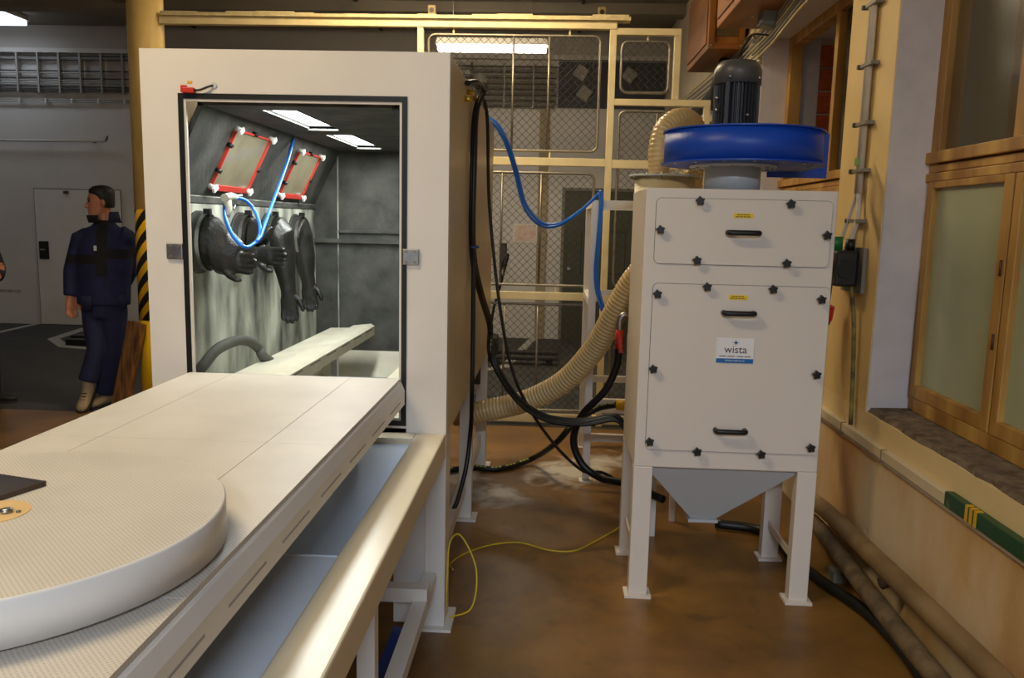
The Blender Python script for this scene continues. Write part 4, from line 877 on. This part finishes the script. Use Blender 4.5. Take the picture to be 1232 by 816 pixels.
# floor markings on the asphalt
def line(pts, w_=.1):
    for a, b_ in zip(pts[:-1], pts[1:]):
        A, D = at(*a, z=0), at(*b_, z=0); A.z = D.z = .002
        MB().bar(A, D, w_, .004).build('painted_line', m_line, asph)
line([(104, 395), (64, 408), (78, 417), (113, 420)], .14); line([(-60, 413), (48, 389)], .09); line([(645, 404), (606, 442), (560, 448)], .12)
ws = thing('wheel_stop', at(97, 412, z=0), 'two low black rubber bars on the asphalt behind the man', 'wheel stop')
for u0, v0, u1, v1 in ((88, 410, 112, 411), (82, 415, 112, 416)):
    A, D = at(u0, v0, z=0), at(u1, v1, z=0); A.z = D.z = .04; MB().bar(A, D, .12, .08).build('rubber_bar', m_black, ws, .01)
rb = thing('red_barrier', (-3.6, 8.2, 0), 'small red post with bar behind the striped column', 'barrier')
box('post', M('barrier_red', (120, 22, 20), .5), (-3.98, 8.17, 0), (-3.93, 8.22, .62), rb); box('bar', M('barrier_red', (0,0,0)), (-4.05, 8.165, .56), (-3.55, 8.225, .66), rb)

# ------------------------------------------------------------------ right wall fittings
def wood_box(name, x0, x1, y0, y1, z0, z1, label):
    t = thing(name, (x0, y0, z0), label, 'cabinet')
    box('case', m_darkwood, (x0, y0, z0), (x1, y1, z1), t, .006)
    ring_frame('end_frame', m_darkwood, x0, x1, z0, z1, .045, y0-.02, y0+.001, t)
    box('end_panel', M('tarnished_plate', (110, 92, 62), .5, .3, var=.3, scale=12), (x0+.06, y0-.008, z0+.10), (x1-.05, y0+.001, z1-.06), t)
    for x in (x0+.022, x1-.022):
        for z in (z0+.022, z1-.022): MB().ball((x, y0-.02, z), .012, 8).build('screw', m_steel, t)
    box('side_board', m_darkwood, (x0-.012, y0+.05, z0+.05), (x0+.001, y1-.05, z1-.05), t, .004)
    return t
wood_box('wall_cabinet', 1.19, 1.47, 6.75, 7.75, 3.03, 3.62, 'brown wooden wall cabinet with end plate above the black pipe')
wood_box('wall_cabinet', 1.15, 1.49, 4.95, 6.20, 3.06, 3.70, 'larger brown wooden wall cabinet over the blue fan motor')
wc = thing('wall_cables', (1.48, 8, 2.7), 'bundle of pale cables running along the right wall under the brown cabinets', 'cable bundle')
for i in range(9):
    z = 2.72+.045*i; x = 1.48-.004*(i % 3)
    MB().tube([(x, Y3+.1, z+.02), (x, 7.2, z+random.uniform(-.01, .01)), (x, 8.6, z), (x, YB-.1, z+.05)], .011, 6).build('cable', m_cab if i % 4 else m_fence, wc)
for i in range(7):
    z = 2.86+.03*i; MB().tube([(1.46-.01*(i % 3), 4.6, z+.14), (1.44, 5.2, z+.08), (1.45, 5.8, z+.02), (1.46, 6.4, z)], .008, 6).build('cable', m_cab if i % 3 else m_fence, wc)
bpipe = thing('insulated_pipe', (1.42, 8, 2.75), 'black insulated pipe on the wall under the brown cabinet', 'pipe')
MB().tube(catmull([(1.40, 7.0, 2.98), (1.38, 7.15, 2.84), (1.40, 7.5, 2.78), (1.42, 9, 2.76), (1.42, 11.2, 2.76)], 6), .07, 12).build('pipe', m_black, bpipe)
box('pipe_shelf', m_wallb, (1.30, 7.2, 2.58), (1.51, 9.2, 2.62), bpipe)
fl_ = thing('wall_floodlight', (1.40, 5.75, 3.0), 'grey floodlight under the lintel beside the far window', 'floodlight')
MB().hexa([(1.34, 5.70, 2.98), (1.44, 5.70, 2.96), (1.44, 5.82, 2.96), (1.34, 5.82, 2.98)], [(1.36, 5.66, 3.16), (1.46, 5.66, 3.14), (1.46, 5.84, 3.14), (1.36, 5.84, 3.16)]).build('housing', M('flood_grey', (120, 122, 126), .4, .3), fl_, .012)
MB().tube(catmull([(1.40, 5.72, 3.10), (1.46, 5.74, 3.16), (1.52, 5.76, 3.12)], 4), .01, 8).build('bracket', m_plastic, fl_)
MB().tube([(1.50, 6.32, .9), (1.50, 6.32, 3.6)], .016, 8).build('wall_conduit', M('conduit_cream', (206, 194, 168), .5), label='thin vertical conduit on the wall left of the far window', cat='conduit')
# conduit, switch and plug on the pillar
m_cond = M('conduit_white', (222, 212, 196), .5, var=.1, scale=20)
vc = thing('pillar_conduit', (1.49, 4.11, 1.8), 'white conduit bundle clamped vertically on the yellow pillar', 'conduit')
for dy in (-.016, .016): MB().tube([(1.488, 4.11+dy, 1.82), (1.488, 4.11+dy, ZC)], .014, 8).build('conduit', m_cond, vc)
for v in (14, 82, 150, 206, 267):
    z = at(1040, v-2, x=1.49).z
    c_ = MB().box(1.468, 4.03, z-.012, 1.51, 4.19, z+.004).build('clamp', M('clamp_zinc', (132, 126, 116), .5, .4), vc); MB().cyl((1.46, 4.175, z-.004), (1.48, 4.175, z-.004), .012, n=8).build('clamp_bolt', m_cabd, c_)
hose('conduit_tail', m_cond, [(1.488, 4.125, 1.82), (1.475, 4.16, 1.72), (1.46, 4.2, 1.60)], .010, parent=vc)
hose('conduit_tail', m_cond, [(1.488, 4.095, 1.82), (1.48, 4.07, 1.70), (1.46, 4.08, 1.59)], .012, parent=vc)
box('tape_mark', M('green_tape_mark', (110, 150, 90), .6), (1.4735, 4.09, 1.955), (1.48, 4.15, 1.99), vc)
sbx = thing('switch_box', (1.44, 4.12, 1.36), 'black switch box with green cable gland on the yellow pillar', 'switch box')
box('case', M('switch_black', (34, 28, 24), .45, var=.3, scale=12), (1.385, 4.03, 1.37), (1.49, 4.23, 1.545), sbx, .012)
box('back_plate', M('clamp_zinc', (0,0,0)), (1.49, 3.98, 1.34), (1.508, 4.25, 1.56), sbx)
MB().cyl((1.375, 4.12, 1.46), (1.39, 4.12, 1.46), .045, n=20).build('rotary_dial', m_plastic, sbx); MB().cyl((1.43, 4.018, 1.455), (1.43, 4.032, 1.455), .045, n=20).build('cover_ring', m_plastic, sbx)
MB().cyl((1.43, 4.19, 1.545), (1.43, 4.19, 1.61), .032, n=14).build('green_gland', M('gland_green', (40, 130, 60), .45), sbx); MB().cyl((1.46, 4.08, 1.545), (1.46, 4.08, 1.60), .022, n=12).build('black_gland', m_plastic, sbx)
box('red_button', m_red, (1.378, 4.19, 1.45), (1.386, 4.215, 1.48), sbx)
hose('drop_cable', M('worn_cable', (70, 66, 40), .6, rgb2=(150, 130, 60), scale=14), [(1.47, 4.05, 1.37), (1.485, 4.02, 1.2), (1.49, 3.99, .95), (1.492, 3.97, .70)], .011, parent=sbx)
pl_ = thing('red_plug', (1.42, 4.3, 1.0), 'red industrial plug hanging from the switch box', 'plug')
MB().tube([(1.43, 4.22, 1.37), (1.43, 4.24, 1.25)], .008, 8).build('cord', m_black, pl_)
MB().tube([(1.43, 4.24, 1.26), (1.42, 4.25, 1.20), (1.38, 4.27, 1.10), (1.36, 4.28, 1.07)], [.035, .042, .034, .02], 14).build('plug_body', m_red, pl_)
MB().cyl((1.42, 4.20, 1.17), (1.43, 4.23, 1.17), .012, n=8).build('latch', m_plastic, pl_)
# heating pipes and a hose along the foot of the wall
m_pipe = M('rusty_pipe_paint', (150, 122, 82), .5, rgb2=(122, 96, 62), scale=6, bump=.2)
hp1 = thing('heating_pipe', (1.45, 3, .2), 'upper brown heating pipe on a bracket along the wall foot', 'pipe')
MB().tube(catmull([(1.44, 4.25, .205), (1.44, 4.05, .225), (1.44, 3.3, .245), (1.44, 2.4, .262), (1.44, 1.0, .27)], 5), .042, 14).build('pipe', m_pipe, hp1)
MB().tube([(1.40, 3.26, .20), (1.43, 3.24, .225), (1.485, 3.24, .20)], .025, 8).build('bracket', M('bracket_brown', (60, 42, 28), .7), hp1)
hp2 = thing('heating_pipe', (1.4, 3, .05), 'lower dusty heating pipe lying along the floor by the wall', 'pipe')
MB().tube(catmull([(1.44, 4.25, .10), (1.42, 4.0, .12), (1.41, 3.4, .10), (1.405, 2.7, .085), (1.40, 1.0, .07)], 5), .04, 14).build('pipe', M('dusty_pipe', (128, 106, 74), .7, rgb2=(94, 76, 54), scale=12, bump=.4), hp2)
for y in (3.7, 2.6): box('pipe_block', m_concrete, (1.37, y, 0), (1.44, y+.08, .05), hp2)
hose('floor_hose', m_black, [(.95, 4.35, .03), at(920, 640, z=.028), at(955, 672, z=.028), at(985, 697, z=.028), at(1040, 735, z=.028), at(1080, 775, z=.028), at(1110, 816, z=.028), (1.38, 2.4, .028), (1.30, 1.6, .028)], .026, 10, label='black hose lying on the floor along the wall pipes', cat='hose')

# ------------------------------------------------------------------ wooden plank leaning on the column
a, b_ = at(143, 500, z=0), at(165, 388, y=6.43)
pk = MB(); d = (b_-a).normalized(); sd = Vector((1, -.25, 0)); sd = (sd-d*sd.dot(d)).normalized()*.07; nn = d.cross(sd).normalized()*.03
pk.hexa([a-sd-nn, a+sd-nn, a+sd+nn, a-sd+nn], [b_-sd-nn, b_+sd-nn, b_+sd+nn, b_-sd+nn])
plank = pk.build('wooden_plank', M('weathered_plank', (138, 92, 44), .6, rgb2=(70, 40, 18), scale=5, stretch=(6, 6, .8), bump=.25), bevel=.004, label='thick weathered wooden plank leaning against the striped column', cat='plank')

# ------------------------------------------------------------------ people
m_skin = M('skin', (186, 122, 88), .5, var=.06, scale=20); m_hair = M('dark_hair', (24, 19, 16), .6, var=.3, scale=60)
def person(label, J, cols, face, Y):
    """J: joint points; cols: jacket, trousers, trim, shoe; face: facing direction of head"""
    g = thing('person', (J['hip'].x, J['hip'].y, 0), label, 'person')
    h = Vector(face).normalized(); lat = Vector((h.y, -h.x, 0)); up = Vector((0, 0, 1)); hc = J['head']; X, Yv = J['bx'], J['by']
    body = MB()
    body.ell([(hc+up*z+h*fo, h*a, lat*b) for z, a, b, fo in ((-.142, .032, .034, .046), (-.128, .056, .050, .036), (-.095, .080, .063, .018), (-.05, .088, .067, .006), (0, .097, .074, 0), (.05, .098, .076, -.004), (.09, .082, .066, -.006), (.115, .05, .042, -.008), (.122, .02, .018, -.01))], 20)
    body.tube([hc+h*.085+up*.015, hc+h*.105-up*.02, hc+h*.113-up*.036, hc+h*.095-up*.045], [.009, .012, .013, .009], 8)      # nose
    for s in (-1, 1): body.ball(hc+lat*s*.076-h*.012-up*.01, (.018, .018, .032), 8)
    body.tube([hc+h*.082-up*.068-lat*.022, hc+h*.09-up*.068, hc+h*.082-up*.068+lat*.022], .009, 8)
    body.tube([hc-up*.06-h*.02, J['neck'], J['chest']], [.056, .058, .07], 14)
    body.ell([(J['neck']-up*.03, X*.10, Yv*.07), (J['chest'], X*.16, Yv*.10), (J['waist'], X*.14, Yv*.095), (J['hip'], X*.15, Yv*.10)], 16)
    for s in 'LR':
        sh, el, wr_ = J['sh'+s], J['el'+s], J['wr'+s]
        body.tube([sh, sh.lerp(el, .5), el, el.lerp(wr_, .4), wr_], [.05, .046, .038, .038, .027], 12)
        hd = J.get('hd'+s) or (wr_-el); hd = hd.normalized(); n_ = Vector(J.get('hn'+s, (0, -1, 0))); n_ = (n_-hd*n_.dot(hd)).normalized()
        hand(body, wr_, hd, n_, hd.cross(n_), J.get('th'+s, 1))
        hp_, kn, an = J['hp'+s], J['kn'+s], J['an'+s]
        body.tube([hp_, hp_.lerp(kn, .5), kn, kn.lerp(an, .35), an], [.085, .075, .055, .055, .038], 14)
    bo = body.build('body', m_skin, g, remesh=.006, smooth_it=2)
    hr = MB()
    hr.ell([(hc+up*z+h*fo, h*a, lat*b) for z, a, b, fo in ((-.05, .055, .072, -.05), (-.01, .072, .081, -.038), (.04, .09, .086, -.022), (.082, .100, .083, -.012), (.108, .092, .072, -.008), (.13, .06, .05, -.006), (.138, .02, .02, -.008))], 20)
    hr.build('hair', m_hair, g, remesh=.008, smooth_it=1)
    for s in (-1, 1):
        MB().ball(hc+h*.086+lat*s*.032+up*.008, (.012, .012, .008), 8).build('eye', M('eye_dark', (40, 28, 22), .3), g)
        MB().bar(hc+h*.094+lat*s*.015+up*.028, hc+h*.085+lat*s*.050+up*.028, .010, .009).build('eyebrow', m_hair, g)
    MB().bar(hc+h*.097-up*.068-lat*.02, hc+h*.097-up*.068+lat*.02, .006, .006).build('mouth', M('lips', (130, 70, 58), .5), g)
    jk = MB(); c0 = J['neck']
    jk.ell([(c0+up*.035, X*.075, Yv*.075), (c0-up*.01, X*.10, Yv*.085), (c0-up*.04, X*.185, Yv*.10), (J['chest'], X*.235, Yv*.14), (J['chest'].lerp(J['waist'], .5), X*.235, Yv*.145), (J['waist'], X*.225, Yv*.14), (J['hem'], X*.225, Yv*.14)], 22)
    for s in 'LR':
        sh, el, wr_ = J['sh'+s], J['el'+s], J['wr'+s]
        jk.tube([sh-(el-sh)*.08+(J['chest']-sh)*.15, sh, sh.lerp(el, .5), el, el.lerp(wr_, .5), wr_.lerp(el, .06)], [.085, .088, .078, .070, .064, .056], 14)
    jk.build('jacket', cols[0], g, remesh=.011, smooth_it=3)
    tr_ = MB()
    tr_.ell([(J['hem']+up*.10, X*.17, Yv*.12), (J['hip'], X*.19, Yv*.13), (J['hip']-up*.07, X*.18, Yv*.125)], 18)
    for s in 'LR':
        hp_, kn, an = J['hp'+s], J['kn'+s], J['an'+s]
        tr_.tube([hp_+up*.03, hp_.lerp(kn, .4), kn, kn.lerp(an, .5), an-(kn-an)*.10], [.105, .100, .082, .078, .080], 16)
    tr_.build('trousers', cols[1], g, remesh=.011, smooth_it=3)
    for s in 'LR':
        an, td = J['an'+s], Vector(J['toe'+s]).normalized(); z0 = J.get('sole'+s, 0.0); lt = Vector((td.y, -td.x, 0)).normalized(); b0 = Vector((an.x, an.y, z0))
        upv = lt.cross(td); upv = upv if upv.z > 0 else -upv
        sh_ = MB(); sh_.ell([(b0-td*.075+upv*.055, lt*.028, upv*.04), (b0-td*.05+upv*.06, lt*.038, upv*.055), (b0+upv*.062, lt*.042, upv*.06), (b0+td*.06+upv*.05, lt*.046, upv*.046), (b0+td*.13+upv*.042, lt*.05, upv*.036), (b0+td*.18+upv*.036, lt*.042, upv*.028), (b0+td*.20+upv*.032, lt*.022, upv*.018)], 14)
        sh_.tube([b0+upv*.06, an+up*.04], [.048, .05], 12)
        so = sh_.build('shoe', cols[3], g, remesh=.008, smooth_it=2)
        sl = MB(); sl.ell([(b0-td*.08+upv*.0, lt*.030, upv*.001), (b0-td*.08+upv*.012, lt*.034, upv*.012)], 4)
        sl = MB(); pol = [(-.085, .022), (-.085, -.022), (-.06, -.036), (.05, -.045), (.13, -.053), (.185, -.042), (.208, -.015), (.208, .015), (.185, .042), (.13, .053), (.05, .045), (-.06, .036)]
        sl.loft([[b0+td*p+lt*q for p, q in pol], [b0+td*p+lt*q+upv*.022 for p, q in pol]], True, 0, False)
        sl.build('sole', M('dark_sole', (38, 30, 26), .7), so)
        for k in range(3): 
            c_ = b0+td*(.06+.028*k)+upv*(.098-.010*k); MB().bar(c_-lt*.02, c_+lt*.02, .006, .006).build('lace', m_plastic, so)
    return g
# the man leaning on the column, legs crossed, looking to the door
YM = 6.72; Pm = lambda u, v, y=YM: at(u, v, y=y)
J = dict(head=Pm(121, 243), neck=Pm(126, 270), chest=Pm(126, 300), waist=Pm(125, 340), hem=Pm(125, 366), hip=Pm(126, 372),
    shL=Pm(99, 287), elL=Pm(87, 326, 6.70), wrL=Pm(85, 358, 6.66), hdL=Vector((.06, -.05, -1)), hnL=(.6, -.6, 0), thL=-1,
    shR=Pm(150, 284), elR=Pm(156, 326, 6.86), wrR=Pm(146, 348, 6.92), hdR=Vector((-.3, -.1, -1)), hnR=(0, -1, 0),
    hpL=Pm(114, 375), knL=Pm(117, 420, 6.64), anL=Pm(107, 455, 6.60), hpR=Pm(138, 375), knR=Pm(137, 425, 6.70), anR=Pm(127, 468, 6.74),
    toeL=(.12, -1, -.55), soleL=.09, toeR=(-.15, -1, 0), bx=Vector((1, 0, 0)), by=Vector((0, 1, 0)))
def banded(name, rgb, boxes):          # cloth with dark trim panels, each an (x0,x1,y0,y1,z0,z1) region
    mt = M(name, rgb, .85, var=.3, scale=9, bump=.5, bscale=14); nt = mt.node_tree; b = nt.nodes['Principled BSDF']
    col = b.inputs['Base Color'].links[0].from_socket; g = nt.nodes.new('ShaderNodeNewGeometry'); sp = nt.nodes.new('ShaderNodeSeparateXYZ'); nt.links.new(g.outputs['Position'], sp.inputs[0])
    for bx_ in boxes:
        prev = None
        for i in range(3):
            lo_, hi_ = bx_[2*i], bx_[2*i+1]
            c = nt.nodes.new('ShaderNodeMath'); c.operation = 'COMPARE'; c.inputs[1].default_value = (lo_+hi_)/2; c.inputs[2].default_value = (hi_-lo_)/2; nt.links.new(sp.outputs[i], c.inputs[0])
            if prev:
                q = nt.nodes.new('ShaderNodeMath'); q.operation = 'MULTIPLY'; nt.links.new(prev, q.inputs[0]); nt.links.new(c.outputs[0], q.inputs[1]); prev = q.outputs[0]
            else: prev = c.outputs[0]
        mx = nt.nodes.new('ShaderNodeMix'); mx.data_type = 'RGBA'; nt.links.new(prev, mx.inputs[0]); nt.links.new(col, mx.inputs[6]); mx.inputs[7].default_value = (.006, .006, .008, 1); col = mx.outputs[2]
    nt.links.new(col, b.inputs['Base Color']); return mt
YJ = 6.6; jx = lambda u: at(u, 310, y=YJ).x; jz = lambda v: at(110, v, y=YJ).z
navy = banded('navy_jacket_cloth', (30, 35, 76), [(jx(60), jx(117), 6, 7.2, jz(318), jz(307)), (jx(128), jx(180), 6, 7.2, jz(311), jz(299)), (jx(116), jx(129), 6, 6.7, jz(332), jz(262))])
navy2 = M('navy_trouser_cloth', (28, 33, 70), .85, var=.3, scale=9, bump=.5, bscale=14)
man = person('man in navy work clothes leaning on the striped column with crossed legs', J, (navy, navy2, m_black, M('tan_shoe', (150, 128, 100), .7, var=.15)), (-.84, -.55, -.05), YM)
m_trim = M('black_workwear_trim', (16, 16, 20), .8)
def wrap(name, parent, rows, mat, n=16):      # cloth panel lying just over the jacket front, rows of (left, right) pixels and depth
    b = MB(); R = []
    for (u0, u1, v, y0, y1, bulge) in rows:
        row = []
        for k in range(n+1):
            t = k/n; p = at(u0+(u1-u0)*t, v, y=y0+(y1-y0)*t - bulge*math.sin(PI*t)); row.append(p)
        R.append(row)
    V_ = [p for r in R for p in r]; F_ = [(i*(n+1)+k, i*(n+1)+k+1, (i+1)*(n+1)+k+1, (i+1)*(n+1)+k) for i in range(len(R)-1) for k in range(n)]
    b.add(V_, F_, True); o = b.build(name, mat, parent); s = o.modifiers.new('thick', 'SOLIDIFY'); s.thickness = .008; s.offset = 0; return o
wrap('collar', man, [(104, 118, 259, 6.68, 6.60, .01), (107, 118, 268, 6.66, 6.59, .01)], m_trim)
wrap('collar', man, [(131, 142, 255, 6.60, 6.68, .01), (130, 146, 268, 6.59, 6.66, .01)], navy2)
wrap('pocket', man, [(98, 110, 356, 6.575, 6.56, .01), (98, 110, 373, 6.575, 6.56, .01)], navy2)
wrap('pocket', man, [(141, 153, 355, 6.56, 6.575, .01), (141, 153, 371, 6.56, 6.575, .01)], navy2)
box('name_tag', M('tag_white', (200, 200, 205), .5), (Pm(126, 298).x, 6.552, Pm(126, 301).z), (Pm(129, 298).x, 6.558, Pm(126, 295).z), man)
# the second person, standing with folded arms beside the edge of the asphalt
X2, Y2_ = -4.77, 6.56; V3 = lambda x, y, z: Vector((X2+x, Y2_+y, z))
J2 = dict(head=V3(-.02, 0, 1.66), neck=V3(-.04, 0, 1.48), chest=V3(-.04, 0, 1.30), waist=V3(-.03, 0, 1.06), hem=V3(-.03, 0, .90), hip=V3(-.03, 0, .92),
    shL=V3(-.04, -.19, 1.40), elL=V3(.03, -.25, 1.16), wrL=V3(.14, -.04, 1.15), hdL=Vector((.1, 1, .1)), hnL=(1, 0, 0),
    shR=V3(-.04, .19, 1.40), elR=V3(.02, .25, 1.14), wrR=V3(.16, .04, 1.10), hdR=Vector((.1, -1, -.1)), hnR=(1, 0, 0),
    hpL=V3(-.02, -.10, .90), knL=V3(.03, -.11, .50), anL=V3(.03, -.12, .10), hpR=V3(-.02, .10, .90), knR=V3(0, .11, .50), anR=V3(-.02, .12, .10),
    toeL=(1, -.15, 0), toeR=(1, .2, 0), bx=Vector((0, 1, 0)), by=Vector((1, 0, 0)))
person('person in black clothes with folded arms at the edge of the asphalt', J2, (M('black_jacket', (22, 22, 30), .8, var=.2), M('black_jeans', (24, 24, 32), .8, var=.2), m_black, M('black_shoe', (26, 22, 22), .6)), (1, .1, 0), Y2_)
